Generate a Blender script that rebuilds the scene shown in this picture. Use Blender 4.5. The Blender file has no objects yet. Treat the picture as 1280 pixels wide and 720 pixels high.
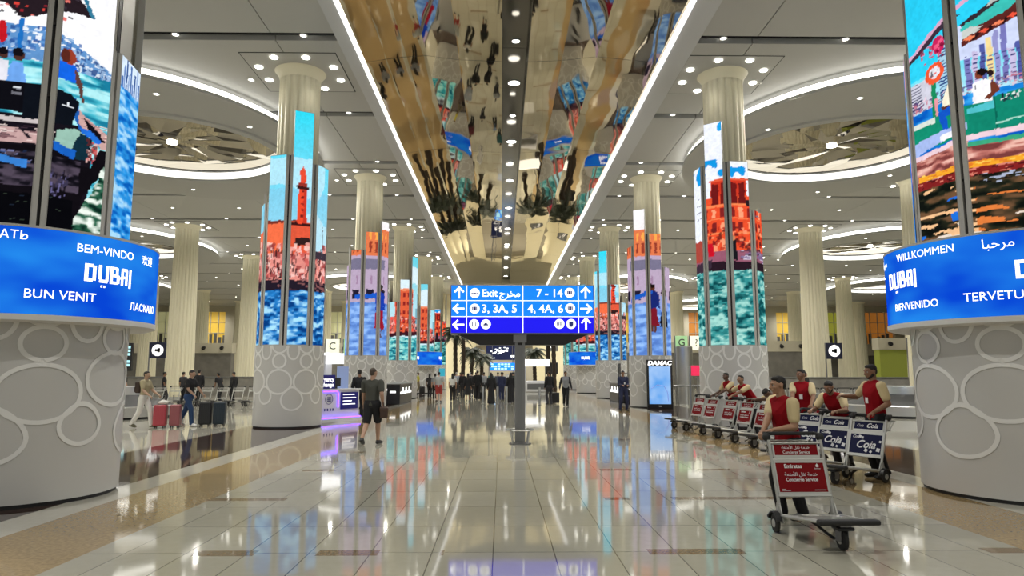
import bpy, bmesh, math, random
import numpy as np
from mathutils import Vector, Matrix
PI = math.pi
sc = bpy.context.scene
C = sc.collection

# ------------------------------------------------------------------ camera, world, light, exposure
cam = bpy.data.cameras.new('camera'); cam.lens = 870 / 1280 * 36; cam.sensor_width = 36; cam.clip_end = 400
co = bpy.data.objects.new('camera', cam); C.objects.link(co)
co.location = (0, 0, 1.65); co.rotation_euler = (math.radians(97.0), 0, math.radians(-.86))
sc.camera = co
W = bpy.data.worlds.new('world'); sc.world = W; W.use_nodes = True
W.node_tree.nodes['Background'].inputs[0].default_value = (.76, .76, .71, 1)
W.node_tree.nodes['Background'].inputs[1].default_value = .60
sc.view_settings.view_transform = 'Standard'; sc.view_settings.look = 'None'
sc.view_settings.gamma = 1; sc.view_settings.use_curve_mapping = False
sc.view_settings.exposure = 0.0
cy = sc.cycles
cy.max_bounces = 7; cy.diffuse_bounces = 3; cy.glossy_bounces = 4; cy.transmission_bounces = 3
cy.sample_clamp_indirect = 4; cy.sample_clamp_direct = 0; cy.use_denoising = True
cy.caustics_reflective = False; cy.caustics_refractive = False
LAMP_W = 1720          # hall downlights
CENTRE_W = 560        # lamps in the mirror slot
CAP_W = 60            # lamps round a column head
CEIL = 11.65
DISC = 11.12

def lamp(loc, power, size=math.radians(165), col=(1, .97, .90), r=.09):
    l = bpy.data.lights.new('hall_lamp', 'SPOT'); l.energy = power; l.spot_size = size; l.spot_blend = 1
    l.color = col; l.shadow_soft_size = r
    o = bpy.data.objects.new('hall_lamp', l); C.objects.link(o); o.location = loc
    return o
LX = (-43, -28.8, -21.4, -14.3, -9.7, 10.2, 14.3, 21.5, 28.8, 43)
for x in LX:
    for k in range(9):
        y = -2 + 12.5 * k + (3 if abs(x) > 20 else 0)
        lamp((x, y, 11.1), LAMP_W * (1.0 if abs(x) < 20 else .85) * (.45 if k == 0 else 1))
for k in range(9):
    lamp((.42, 5 + 10.0 * k, 11.3), CENTRE_W * 3, math.radians(130))

# ------------------------------------------------------------------ materials
def srgb(r, g, b):
    return tuple(((v / 255 + .055) / 1.055) ** 2.4 if v > 10 else v / 255 / 12.92 for v in (r, g, b))
_M = {}
def mat(name, c=(.5, .5, .5), rough=.5, metal=0, emit=0, ecol=None, noise=None, sample=True, spec=.5):
    if name in _M: return _M[name]
    m = bpy.data.materials.new(name); m.use_nodes = True; nt = m.node_tree
    b = nt.nodes['Principled BSDF']
    b.inputs['Base Color'].default_value = (*c, 1); b.inputs['Roughness'].default_value = rough
    b.inputs['Metallic'].default_value = metal; b.inputs['Specular IOR Level'].default_value = spec
    if emit:
        b.inputs['Emission Color'].default_value = (*(ecol or c), 1); b.inputs['Emission Strength'].default_value = emit
        if not sample: m.cycles.emission_sampling = 'NONE'
    if noise:   # (scale, amount): gentle mottling of the real surface colour
        tc = nt.nodes.new('ShaderNodeTexCoord'); n = nt.nodes.new('ShaderNodeTexNoise'); n.inputs['Scale'].default_value = noise[0]
        n.inputs['Detail'].default_value = 4
        r = nt.nodes.new('ShaderNodeMapRange'); r.inputs[3].default_value = 1 - noise[1]; r.inputs[4].default_value = 1 + noise[1]
        mx = nt.nodes.new('ShaderNodeVectorMath'); mx.operation = 'SCALE'; mx.inputs[0].default_value = c
        nt.links.new(tc.outputs['Object'], n.inputs['Vector']); nt.links.new(n.outputs['Fac'], r.inputs[0])
        nt.links.new(r.outputs[0], mx.inputs['Scale']); nt.links.new(mx.outputs[0], b.inputs['Base Color'])
    _M[name] = m
    return m
steel = mat('brushed_steel', (.55, .55, .54), .3, 1)
steel_d = mat('dark_steel', (.22, .22, .22), .4, .8)
alu = mat('satin_aluminium', (.50, .50, .47), .38, .6)
black = mat('black_plastic', (.012, .012, .014), .45)
rubber = mat('black_rubber', (.015, .015, .015), .7)
white_p = mat('white_paint', (.72, .72, .70), .5)
ceil_m = mat('ceiling_paint', (.45, .45, .435), .6)
ceil_b = mat('ceiling_border_paint', (.55, .56, .575), .6)
disc_m = mat('ceiling_disc_paint', (.42, .42, .405), .6)
slot_m = mat('dark_slot', (.03, .03, .03), .8)
col_m = mat('ivory_column_shell', (.78, .73, .54), .45)
drum_m = mat('drum_grey_laminate', (.58, .575, .555), .35)
ring_m = mat('drum_pattern_white', (.84, .84, .82), .35)
rail_m = mat('rail_grey', (.52, .51, .48), .45, .1)
glow = mat('downlight_glow', (1, .97, .88), .5, emit=9, sample=False)
cove = mat('cove_led', (1, .98, .90), .5, emit=4.2)
cove_in = mat('dome_ring_led', (1, .98, .90), .5, emit=1.7)
led = mat('edge_led', (1, 1, 1), .5, emit=1.6)
cream_w = mat('cream_wall_panel', (.72, .66, .47), .55)

def floor_material():
    m = bpy.data.materials.new('polished_granite_floor'); m.use_nodes = True; nt = m.node_tree; N = nt.nodes.new; L = nt.links.new
    b = nt.nodes['Principled BSDF']
    g = N('ShaderNodeNewGeometry'); sp = N('ShaderNodeSeparateXYZ'); L(g.outputs['Position'], sp.inputs[0])
    def mth(op, a, b_=None, c=None):
        n = N('ShaderNodeMath'); n.operation = op
        for i, v in enumerate((a, b_, c)):
            if v is None: continue
            if isinstance(v, (int, float)): n.inputs[i].default_value = v
            else: L(v, n.inputs[i])
        return n.outputs[0]
    def mix(f, a, b_):
        n = N('ShaderNodeMix'); n.data_type = 'RGBA'
        L(f, n.inputs[0]) if not isinstance(f, (int, float)) else None
        for i, v in ((6, a), (7, b_)):
            if isinstance(v, tuple): n.inputs[i].default_value = (*v, 1)
            else: L(v, n.inputs[i])
        return n.outputs[2]
    def between(v, lo, hi): return mth('MULTIPLY', mth('GREATER_THAN', v, lo), mth('LESS_THAN', v, hi))
    X, Y = sp.outputs[0], sp.outputs[1]
    def noise(scale, det=3):
        n = N('ShaderNodeTexNoise'); n.inputs['Scale'].default_value = scale; n.inputs['Detail'].default_value = det
        L(g.outputs['Position'], n.inputs['Vector']); return n.outputs['Fac']
    # per-tile tone
    TX, TY = .567, 1.12
    tx = mth('FLOOR', mth('DIVIDE', mth('ADD', X, .08), TX)); ty = mth('FLOOR', mth('DIVIDE', Y, TY))
    cv = N('ShaderNodeCombineXYZ'); L(tx, cv.inputs[0]); L(ty, cv.inputs[1])
    wn = N('ShaderNodeTexWhiteNoise'); wn.noise_dimensions = '2D'; L(cv.outputs[0], wn.inputs['Vector'])
    tone = wn.outputs['Value']
    base = mix(tone, (.41, .395, .32), (.48, .465, .385))
    base = mix(mth('MULTIPLY', noise(9), .55), base, (.35, .33, .25))
    tan = mix(noise(26, 5), (.17, .11, .046), (.55, .40, .20))
    brown = mix(noise(60, 4), (.035, .022, .018), (.075, .048, .038))
    pale = mix(noise(14, 3), (.50, .48, .40), (.58, .56, .49))
    side = mix(noise(5, 3), (.44, .42, .34), (.52, .50, .42))
    c = base
    # small brown inlay bars, two rows per module, broken along X
    row = between(mth('MODULO', mth('ADD', Y, 98.0 + 2.78 * 1 - 7.32), 2.78), 0.0 + 2.78 - 2.78 + .0, .2)
    wn2 = N('ShaderNodeTexWhiteNoise'); wn2.noise_dimensions = '2D'
    cv2 = N('ShaderNodeCombineXYZ'); L(mth('FLOOR', mth('DIVIDE', X, TX)), cv2.inputs[0]); L(mth('FLOOR', mth('DIVIDE', mth('ADD', Y, .5), 2.78)), cv2.inputs[1]); L(cv2.outputs[0], wn2.inputs['Vector'])
    gate = mth('GREATER_THAN', wn2.outputs['Value'], .70)
    outer = mth('GREATER_THAN', mth('ABSOLUTE', mth('SUBTRACT', X, .42)), .95)
    c = mix(mth('MULTIPLY', mth('MULTIPLY', row, gate), outer), c, mix(noise(40, 4), (.12, .075, .035), (.30, .21, .11)))
    fx = mth('FRACT', mth('DIVIDE', mth('ADD', X, .08), TX)); fy = mth('FRACT', mth('DIVIDE', Y, TY))
    joint = mth('MAXIMUM', mth('LESS_THAN', fx, .018), mth('LESS_THAN', fy, .010))
    XA = mth('SUBTRACT', mth('ABSOLUTE', mth('SUBTRACT', X, .55)), 0)     # distance from the hall's centre line
    inner = mth('LESS_THAN', XA, 4.38)
    c = mix(mth('MULTIPLY', joint, inner), c, (.13, .115, .08))
    c = mix(between(XA, 4.38, 5.62), c, tan)
    c = mix(between(XA, 5.62, 6.15), c, pale)
    c = mix(between(XA, 6.15, 8.45), c, brown)
    c = mix(mth('GREATER_THAN', XA, 8.45), c, side)
    L(c, b.inputs['Base Color'])
    b.inputs['Roughness'].default_value = .055
    b.inputs['IOR'].default_value = 1.55
    bp = N('ShaderNodeBump'); bp.inputs['Strength'].default_value = .10; bp.inputs['Distance'].default_value = .01
    n2 = N('ShaderNodeTexNoise'); n2.inputs['Scale'].default_value = 1.3; n2.inputs['Detail'].default_value = 1
    L(g.outputs['Position'], n2.inputs['Vector']); L(n2.outputs['Fac'], bp.inputs['Height']); L(bp.outputs[0], b.inputs['Normal'])
    return m

def mirror_material(name, dist, scale, col=(.50, .43, .30)):
    m = bpy.data.materials.new(name); m.use_nodes = True; nt = m.node_tree; N = nt.nodes.new; L = nt.links.new
    b = nt.nodes['Principled BSDF']; b.inputs['Metallic'].default_value = 1; b.inputs['Roughness'].default_value = .03
    b.inputs['Base Color'].default_value = (*col, 1)
    g = N('ShaderNodeNewGeometry'); mp = N('ShaderNodeMapping'); mp.inputs['Scale'].default_value = (1, .55, 1)
    n = N('ShaderNodeTexNoise'); n.inputs['Scale'].default_value = scale; n.inputs['Detail'].default_value = 1.2; n.inputs['Roughness'].default_value = .4
    bp = N('ShaderNodeBump'); bp.inputs['Strength'].default_value = 1; bp.inputs['Distance'].default_value = dist
    L(g.outputs['Position'], mp.inputs[0]); L(mp.outputs[0], n.inputs['Vector']); L(n.outputs['Fac'], bp.inputs['Height']); L(bp.outputs[0], b.inputs['Normal'])
    return m

# ------------------------------------------------------------------ mesh helpers
def tag(o, label=None, cat=None, group=None, kind=None):
    if label: o['label'] = label
    if cat: o['category'] = cat
    if group: o['group'] = group
    if kind: o['kind'] = kind
    return o
def thing(name, label, cat, loc=(0, 0, 0), rz=0, group=None):
    o = bpy.data.objects.new(name, None); C.objects.link(o); o.empty_display_size = .2
    o.location = loc; o.rotation_euler = (0, 0, rz)
    return tag(o, label, cat, group)
def link(name, me, parent=None, loc=None):
    o = bpy.data.objects.new(name, me); C.objects.link(o)
    if parent: o.parent = parent
    if loc: o.location = loc
    return o
def obj(name, bm, m, parent=None, smooth=False, loc=None):
    me = bpy.data.meshes.new(name); bm.to_mesh(me); bm.free()
    for x in (m if isinstance(m, (list, tuple)) else [m]): me.materials.append(x)
    if smooth:
        for p in me.polygons: p.use_smooth = True
        if smooth != 2:
            try: me.set_sharp_from_angle(angle=math.radians(40))
            except Exception: pass
    return link(name, me, parent, loc)
def structure(name, bm, m, smooth=False):
    return tag(obj(name, bm, m, None, smooth), kind='structure')
def box(bm, x0, y0, z0, x1, y1, z1, mi=0, mtx=None):
    r = bmesh.ops.create_cube(bm, size=1)
    M_ = Matrix.Translation(((x0 + x1) / 2, (y0 + y1) / 2, (z0 + z1) / 2)) @ Matrix.Diagonal((abs(x1 - x0), abs(y1 - y0), abs(z1 - z0), 1))
    if mtx is not None: M_ = mtx @ M_
    bmesh.ops.transform(bm, matrix=M_, verts=r['verts'])
    if mi:
        for f in {f for v in r['verts'] for f in v.link_faces}: f.material_index = mi
    return r['verts']
def rbox(bm, x0, y0, z0, x1, y1, z1, r=.02, seg=3):
    vs = box(bm, x0, y0, z0, x1, y1, z1)
    es = list({e for v in vs for e in v.link_edges})
    bmesh.ops.bevel(bm, geom=es, offset=r, segments=seg, affect='EDGES', profile=.5)
def NB(): return bmesh.new()
def B(*a, mi=0): bm = NB(); box(bm, *a); return bm
def lathe(bm, prof, seg=48, c=(0, 0), rfun=None, mi=0, caps=True):
    rings = []
    for r, z in prof:
        rings.append([bm.verts.new((c[0] + (rr := (rfun(r, z, i / seg * 2 * PI) if rfun else r)) * math.cos(i / seg * 2 * PI), c[1] + rr * math.sin(i / seg * 2 * PI), z)) for i in range(seg)])
    for a, b in zip(rings, rings[1:]):
        for i in range(seg):
            f = bm.faces.new((a[i], a[(i + 1) % seg], b[(i + 1) % seg], b[i])); f.material_index = mi
    if caps:
        if prof[0][0] > .001: bm.faces.new(rings[0][::-1]).material_index = mi
        if prof[-1][0] > .001: bm.faces.new(rings[-1]).material_index = mi
def tube(bm, pts, r, seg=8, closed=False, mi=0):
    pts = [Vector(p) for p in pts]; n = len(pts); rings = []
    up = Vector((0, 0, 1)); prev = None
    for i, p in enumerate(pts):
        if closed: t = (pts[(i + 1) % n] - pts[i - 1])
        else: t = pts[min(i + 1, n - 1)] - pts[max(i - 1, 0)]
        t = t.normalized() if t.length > 1e-9 else Vector((0, 0, 1))
        if prev is None:
            a = t.cross(up) if abs(t.z) < .95 else t.cross(Vector((0, 1, 0)))
        else: a = prev - t * prev.dot(t)
        a.normalize(); prev = a; b = t.cross(a)
        rr = r[i] if isinstance(r, (list, tuple)) else r
        rings.append([bm.verts.new(p + a * (rr * math.cos(k / seg * 2 * PI)) + b * (rr * math.sin(k / seg * 2 * PI))) for k in range(seg)])
    m_ = n if closed else n - 1
    for i in range(m_):
        A, Bq = rings[i], rings[(i + 1) % n]
        for k in range(seg): bm.faces.new((A[k], A[(k + 1) % seg], Bq[(k + 1) % seg], Bq[k])).material_index = mi
    if not closed:
        bm.faces.new(rings[0][::-1]); bm.faces.new(rings[-1])
def cyl(bm, p0, p1, r, seg=16): tube(bm, [p0, p1], r, seg)
def dup(root, loc=None, rz=None, label=None, group=None, skip=()):
    r = root.copy(); C.objects.link(r)
    if loc is not None: r.location = loc
    if rz is not None: r.rotation_euler = (0, 0, rz)
    if label: r['label'] = label
    if group: r['group'] = group
    for ch in list(root.children):
        if any(ch.name.startswith(s) for s in skip): continue
        c = ch.copy(); C.objects.link(c); c.parent = r
        for g_ in ch.children:
            d = g_.copy(); C.objects.link(d); d.parent = c
    return r

def text_mesh(body, size, extrude=.004, offset=0, align='CENTER', sx=1.0, shear=0):
    cu = bpy.data.curves.new('t', 'FONT'); cu.body = body; cu.size = size; cu.extrude = extrude; cu.offset = offset
    cu.align_x = align; cu.align_y = 'CENTER'; cu.resolution_u = 3; cu.shear = shear
    o = bpy.data.objects.new('t', cu); C.objects.link(o)
    dg = bpy.context.evaluated_depsgraph_get()
    me = bpy.data.meshes.new_from_object(o.evaluated_get(dg)); bpy.data.objects.remove(o); bpy.data.curves.remove(cu)
    bm = bmesh.new(); bm.from_mesh(me); bpy.data.meshes.remove(me)
    for f in bm.faces: f.material_index = 0
    if sx != 1: bmesh.ops.scale(bm, vec=(sx, 1, 1), verts=bm.verts)
    return bm
def put(bm, M_): bmesh.ops.transform(bm, matrix=M_, verts=bm.verts); return bm
FRONT = Matrix.Rotation(PI / 2, 4, 'X')             # text facing -Y, upright
def merge(dst, src):
    me = bpy.data.meshes.new('tmp'); src.to_mesh(me); src.free(); dst.from_mesh(me); bpy.data.meshes.remove(me)

# ================================================================== SETTING
bm = NB(); box(bm, -70, -16, -.3, 70, 112, 0); structure('floor', bm, floor_material())
# ceiling slabs with transverse slots and lengthwise seams
bm = NB()
slots = [19.85 + 6.25 * k for k in range(-5, 15)]
def xr(side):
    if side < 0: return [(-70, -51.02), (-51, -36.27), (-36.25, -21.47), (-21.45, -14.32), (-14.3, -6.87), (-6.84, -4.97)]
    return [(5.93, 7.63), (7.66, 14.7), (14.72, 21.5), (21.52, 36.05), (36.07, 50.5), (50.52, 70)]
for sd in (-1, 1):
    for (a, b) in xr(sd):
        ys = [-16] + slots + [112]
        for y0, y1 in zip(ys, ys[1:]):
            box(bm, a, y0 + (.24 if y0 > -16 else 0), CEIL, b, y1 - (.24 if y1 < 112 else 0), CEIL + .25)
structure('ceiling', bm, ceil_m)
bm = NB(); box(bm, -70, -16, 12.3, 70, 112, 12.5)
structure('ceiling_void', bm, slot_m)
bm = NB(); box(bm, -4.96, -16, CEIL - .06, -4.52, 112, CEIL + .3); box(bm, 5.2, -16, CEIL - .06, 5.92, 112, CEIL + .3)
structure('trim_1', bm, ceil_b)
bm = NB(); box(bm, -4.52, -16, CEIL - .10, -4.42, 80, CEIL + .05); box(bm, 5.1, -16, CEIL - .10, 5.2, 80, CEIL + .05)
tag(structure('trim_2', bm, led), 'white light line edging the mirror ceiling')
# track bars inside the slots
bm = NB()
for y in slots:
    for a, b in ((-56, -5.05), (5.98, 56)): box(bm, a, y + .05, CEIL + .1, b, y + .10, CEIL + .16)
structure('trim_3', bm, black)
# mirror ceiling: folded polished panels
MIR1 = mirror_material('polished_gold_steel', .012, .9)
MIR2 = mirror_material('polished_gold_steel_rippled', .022, .75)
prof = [(-4.42, .02), (-3.75, .138), (-3.1, .22), (-2.45, .268), (-1.4, .13), (-.0, .08), (.0, .55), (.85, .55), (.85, .08), (1.95, .13), (3.1, .27), (5.1, .07)]
bm = NB(); Y0, Y1 = -16, 78
for i, ((xa, za), (xb, zb)) in enumerate(zip(prof, prof[1:])):
    if i in (5, 7): continue
    y = Y0
    while y < Y1:
        y2 = min(y + 9.4, Y1)
        v = [bm.verts.new(p) for p in ((xa, y + .01, CEIL + za), (xb, y + .01, CEIL + zb), (xb, y2 - .01, CEIL + zb), (xa, y2 - .01, CEIL + za))]
        f = bm.faces.new(v); f.material_index = 2 if i == 6 else (1 if i >= 9 else 0)
        y = y2
slotm = mat('dark_mirror_slot', (.10, .09, .075), .12, .9)
bm.normal_update()
structure('ceiling_mirror', bm, [MIR1, MIR2, slotm])
bm = NB(); box(bm, 0, Y0, CEIL + .1, .02, Y1, CEIL + .55); box(bm, .83, Y0, CEIL + .1, .85, Y1, CEIL + .55)
structure('ceiling_slot_sides', bm, slotm)
bm = NB(); box(bm, -4.5, 78, 9.3, 5.2, 78.3, 12.2)
structure('wall_over_lobby', bm, cream_w)

# walls
bm = NB(); box(bm, -70.3, -16, 0, -70, 112, 12.4); structure('wall_left', bm, mat('wall_beige', (.55, .50, .38), .7))
bm = NB(); box(bm, 70, -16, 0, 70.3, 112, 12.4); structure('wall_right', bm, _M['wall_beige'])
stone = mat('grey_stone_wall', (.16, .15, .13), .5, noise=(1.2, .5))
for nm, s in (('wall_back', -1), ('wall_back_right', 1)):
    bm = NB(); x0, x1 = (-70, -10) if s < 0 else (10.5, 70)
    box(bm, x0, 104, 0, x1, 104.4, 4.3)
    structure(nm, bm, stone)
    bm = NB(); box(bm, x0, 103.4, 4.3, x1, 104.6, 6.0); box(bm, x0, 103.6, 10.8, x1, 104.6, CEIL)
    for k in range(9): xx = x0 + (x1 - x0) * (k + .5) / 9; box(bm, xx - 1.0, 103.7, 6.0, xx + 1.0, 104.5, 10.8)
    structure('wall_upper', bm, mat('beige_fascia', (.50, .46, .35), .5))
# lit glazed offices above the stone wall
gl = [mat('office_lime', (.40, .42, .06), .4, emit=.35, ecol=(.42, .42, .05)), mat('office_gold', (.6, .4, .05), .4, emit=.5, ecol=(.6, .38, .06)),
      mat('office_pale', (.6, .6, .35), .4, emit=.35, ecol=(.5, .48, .25)), mat('office_amber', (.5, .2, .03), .4, emit=.35, ecol=(.5, .18, .03))]
wi = 0
for s in (-1, 1):
    x0, x1 = (-70, -10) if s < 0 else (10.5, 70)
    for k in range(8):
        wi += 1; a = x0 + (x1 - x0) * (k + .5) / 9 + 1.0; b = x0 + (x1 - x0) * (k + 1.5) / 9 - 1.0
        r = thing('window_%d' % wi, None, None, ((a + b) / 2, 104.2, 6.0)); tag(r, kind='structure')
        w = (b - a) / 2
        obj('pane', B(-w, .1, 0, w, .16, 4.8), gl[(k * 3 + (s > 0)) % 4], r)
        f = NB()
        for q in range(5): xx = -w + 2 * w * q / 4; box(f, xx - .04, -.05, 0, xx + .04, .1, 4.8)
        for z in (0, 1.6, 3.2, 4.75): box(f, -w, -.05, z, w, .1, z + .06)
        obj('window_frame', f, rail_m, r)
        sh = NB()
        for q in range(7): xx = -w + 2 * w * (q + .3) / 7; h = .5 + .9 * ((q * 37 + k * 11) % 7) / 7; box(sh, xx, .0, .1, xx + .45, .09, h + .4)
        obj('shelving', sh, steel_d, r)
# far lobby behind the palms: ribbed cream side walls and an end wall
def rib_wall(name, p, q, h=12.2):
    bm = NB(); p, q = Vector(p), Vector(q); d = (q - p); n = int(d.length / .5); u = d.normalized(); nv = Vector((-u.y, u.x, 0))
    vs = []
    for i in range(n * 2 + 1):
        o = .12 if i % 2 else 0; c_ = p + u * (d.length * i / (n * 2)) + nv * o
        vs.append((bm.verts.new((c_.x, c_.y, 0)), bm.verts.new((c_.x, c_.y, h))))
    for a, b in zip(vs, vs[1:]): bm.faces.new((a[0], b[0], b[1], a[1]))
    r = bmesh.ops.extrude_face_region(bm, geom=bm.faces[:]); 
    bmesh.ops.translate(bm, verts=[v for v in r['geom'] if isinstance(v, bmesh.types.BMVert)], vec=Vector((-u.y, u.x, 0)) * (.4 if p.x > 0 else .4))
    structure(name, bm, cream_w)
rib_wall('wall_lobby_left', (-10, 78, 0), (-3.6, 98, 0))
rib_wall('wall_lobby_right', (4.4, 98, 0), (10.6, 78, 0))
bm = NB(); box(bm, -4, 98.1, 5.6, 5, 98.5, 12.2); structure('wall_lobby_end', bm, cream_w)
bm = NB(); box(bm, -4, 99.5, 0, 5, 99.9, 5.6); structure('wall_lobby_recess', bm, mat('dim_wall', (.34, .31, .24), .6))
bm = NB(); box(bm, -10.5, 78.3, 11.9, 11, 98.5, 12.2); structure('ceiling_lobby', bm, ceil_m)
for x in (-6, 1, 7):
    for y in (81, 91): lamp((x, y, 11.5), 3200, math.radians(165))  # fill lamps without fittings, added to brighten the lobby
for x in (-2.5, 3.5): lamp((x, 97.2, 5.4), 700, math.radians(150))  # added fill lamps, no fittings, lift the recess wall and far floor

# ------------------------------------------------------------------ ceiling discs with mirror domes
mir_d = mirror_material('dome_mirror', .02, .6, (.34, .30, .23))
def ceiling_disc(x, y, label):
    t = thing('ceiling_disc', label, 'ceiling disc', (x, y, DISC), 0, 'oval ceiling discs over the side halls')
    A, Bq, R, n = 6.2, 8.4, 4.4, 96
    def ring_mesh(prof_o, prof_i):
        bm = NB(); L_ = []
        for (da, z, inner) in prof_o:
            ring = []
            for i in range(n):
                th = i / n * 2 * PI
                if inner: rx, ry = R + da, R + da
                else: rx, ry = A + da, Bq + da
                ring.append(bm.verts.new((rx * math.cos(th), ry * math.sin(th), z)))
            L_.append(ring)
        for a, b in zip(L_, L_[1:]):
            for i in range(n): bm.faces.new((a[i], a[(i + 1) % n], b[(i + 1) % n], b[i]))
        bmesh.ops.recalc_face_normals(bm, faces=bm.faces); return bm
    obj('panel', ring_mesh([(-.12, .12, 0), (0, .12, 0), (0, 0, 0), (.45, 0, 1), (.42, -.07, 1), (.06, -.07, 1), (0, .0, 1)], 0), disc_m, t, True)
    obj('outer_light', ring_mesh([(-.14, .10, 0), (-.14, .36, 0)], 0), cove, t, True)
    obj('inner_light', ring_mesh([(.0, .02, 1), (.0, .36, 1)], 0), cove_in, t, True)
    bm = NB(); random.seed(int(x * 7 + y)); seg, rr = 20, 4; rings = []
    for j in range(rr + 1):
        r_ = R * j / rr
        rings.append([bm.verts.new((r_ * math.cos(i / seg * 2 * PI), r_ * math.sin(i / seg * 2 * PI), .47 - .05 * (j / rr) ** 2 + random.uniform(-.04, .04) * (j < rr))) for i in range(seg)] if j else [bm.verts.new((0, 0, .42))])
    for i in range(seg): bm.faces.new((rings[0][0], rings[1][(i + 1) % seg], rings[1][i]))
    for a, b in zip(rings[1:], rings[2:]):
        for i in range(seg): bm.faces.new((a[i], a[(i + 1) % seg], b[(i + 1) % seg], b[i]))
    obj('mirror_dome', bm, mir_d, t)
    bm = NB(); lathe(bm, [(.22, .36), (.22, .40)], 24); obj('lamp', bm, glow, t)
    return t
ceiling_disc(-14.2, 29.2, 'oval ceiling disc with mirror dome, beside the minaret screen tower')
ceiling_disc(14.4, 29.2, 'oval ceiling disc with mirror dome, beside the red building screen tower')
for x, y, s in ((-14.2, 77, 'left'), (14.4, 77, 'right')):
    ceiling_disc(x, y, 'distant oval ceiling disc in the column row nearest the %s screen towers' % s)
for x, y, s in ((-28.8, 53.2, 'left'), (28.8, 53.2, 'right')):
    ceiling_disc(x, y, 'glowing oval ceiling disc in the %s side hall behind the first fluted column' % s)
for x, y in ((-43.5, 29.2), (-43.5, 77), (43.5, 29.2), (43.5, 77), (28.8, 99)):
    o = ceiling_disc(x, y, 'outlying oval ceiling disc near the side wall')

# ------------------------------------------------------------------ downlights
def recessed():
    bm = NB(); lathe(bm, [(.085, 0), (.085, .03)], 14)
    o = obj('ceiling_light', bm, glow)
    tag(o, 'small round white spotlight set in the grey ceiling', 'ceiling light', 'small spotlights over the side halls')
    bm = NB(); lathe(bm, [(.085, .0), (.12, -.012), (.12, .02), (.085, .02)], 14, caps=False); obj('light_rim', bm, white_p, o, True)
    return o
xs_l = [-5.95, -9.75, -13.9, -18.0, -22.8, -27.5, -32.3, -38, -44]
xs_r = [6.68, 10.4, 14.6, 18.7, 23.2, 28, 32.8, 38.5, 44.5]
proto = None; stuff_pts = []
cnt = 0
def in_disc(x, y):
    for (cx, cy_) in ((-14.2, 29.2), (14.4, 29.2), (-14.2, 77), (14.4, 77), (-28.8, 53.2), (28.8, 53.2), (-43.5, 29.2), (-43.5, 77), (43.5, 29.2), (43.5, 77)):
        if ((x - cx) / 6.4) ** 2 + ((y - cy_) / 8.6) ** 2 < 1: return math.hypot(x - cx, y - cy_) < 4.6 and 2 or 1
    return 0
pts = []
for k, y in enumerate(slots):
    if y < 13: continue
    for x in xs_l + xs_r:
        pts.append((x, y, CEIL + .04)); 
    for x in [-8.6, -11.8, -16, -20, -25, -30, -35, -41, 8.9, 12.4, 16.6, 20.8, 25.7, 30.5, 36, 42]: pts.append((x, y + 3.1, CEIL - .01))
pts = [p for p in pts if not any(abs(p[0] - cx) < 1.6 and abs(((p[1] - 22.4 + 6.25) % 12.5) - 6.25) < 1.7 for cx in (-21.45, 21.5, -36.25, 36.05))]
pts = [(x, y, (DISC - .01 if in_disc(x, y) else z)) for x, y, z in pts if in_disc(x, y) < 2]
pts.sort(key=lambda p: p[1] + abs(p[0]) * .3)
for p in pts[:300]:
    if proto is None: proto = recessed(); proto.location = p; continue
    c = proto.copy(); C.objects.link(c); c.location = p
    if p[1] < 60:
        for ch in list(proto.children): d = ch.copy(); C.objects.link(d); d.parent = c
bm = NB()
for p in pts[300:]: lathe(bm, [(.09, p[2]), (.09, p[2] + .03)], 8, (p[0], p[1]))
tag(obj('distant_ceiling_lights', bm, glow), 'field of tiny distant spotlights in the ceiling', 'ceiling lights', 'small spotlights over the side halls', 'stuff')
# round lamps in the dark slot of the mirror ceiling
proto = None
ys = [20.2, 23.3, 26.4, 29.5, 32.6, 35.7, 41.8, 48, 54, 60, 66, 72]
for i, y in enumerate(ys):
    r = .20 if i % 2 == 1 or i > 5 else .11
    bm = NB(); lathe(bm, [(r, 0), (r, .05)], 20)
    o = obj('slot_light', bm, glow, loc=(.42, y, CEIL + .08)); tag(o, ('large' if r > .15 else 'small') + ' round lamp in the dark slot along the mirror ceiling', 'ceiling light', ('large' if r > .15 else 'small') + ' lamps in the mirror slot')
    bm = NB(); lathe(bm, [(r, .0), (r + .03, -.012), (r + .03, .04)], 20, caps=False); obj('light_rim', bm, steel_d, o, True)

# ------------------------------------------------------------------ columns
def fluted(r0, r1, z0, z1, n=22, depth=.085):
    bm = NB(); prof_ = [(r0 + (r1 - r0) * t, z0 + (z1 - z0) * t) for t in (0, .3, .6, .9, 1)]
    lathe(bm, prof_, n * 8, rfun=lambda r, z, a: r * (1 - depth * (1 - abs(math.sin(a * n / 2))) ** 1.3), caps=False)
    return bm
def capital(r):
    bm = NB(); lathe(bm, [(r, CEIL - .34), (r * 1.05, CEIL - .2), (r * 1.2, CEIL - .06), (r * 1.26, CEIL - .014)], 60, caps=False)
    return bm
def light_panel(x, y, label, group, lamps=False):
    t = thing('spotlight_panel', label, 'ceiling panel', (x, y, CEIL), 0, group)
    bm = NB(); box(bm, -1.5, -1.5, -.012, 1.5, 1.5, .0); obj('panel', bm, ceil_m, t)
    bm = NB()
    for s in (-1, 1): box(bm, -1.52, s * 1.51 - .012, -.014, 1.52, s * 1.51 + .012, 0); box(bm, s * 1.51 - .012, -1.52, -.014, s * 1.51 + .012, 1.52, 0)
    obj('panel_joint', bm, slot_m, t)
    for i in range(8):
        a = (i + .5) / 8 * 2 * PI; k = 1.22 / max(abs(math.cos(a)), abs(math.sin(a)))
        bm = NB(); lathe(bm, [(.12, -.045), (.12, -.01)], 14, (k * math.cos(a), k * math.sin(a))); obj('spotlight', bm, glow, t)
    return t
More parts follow.
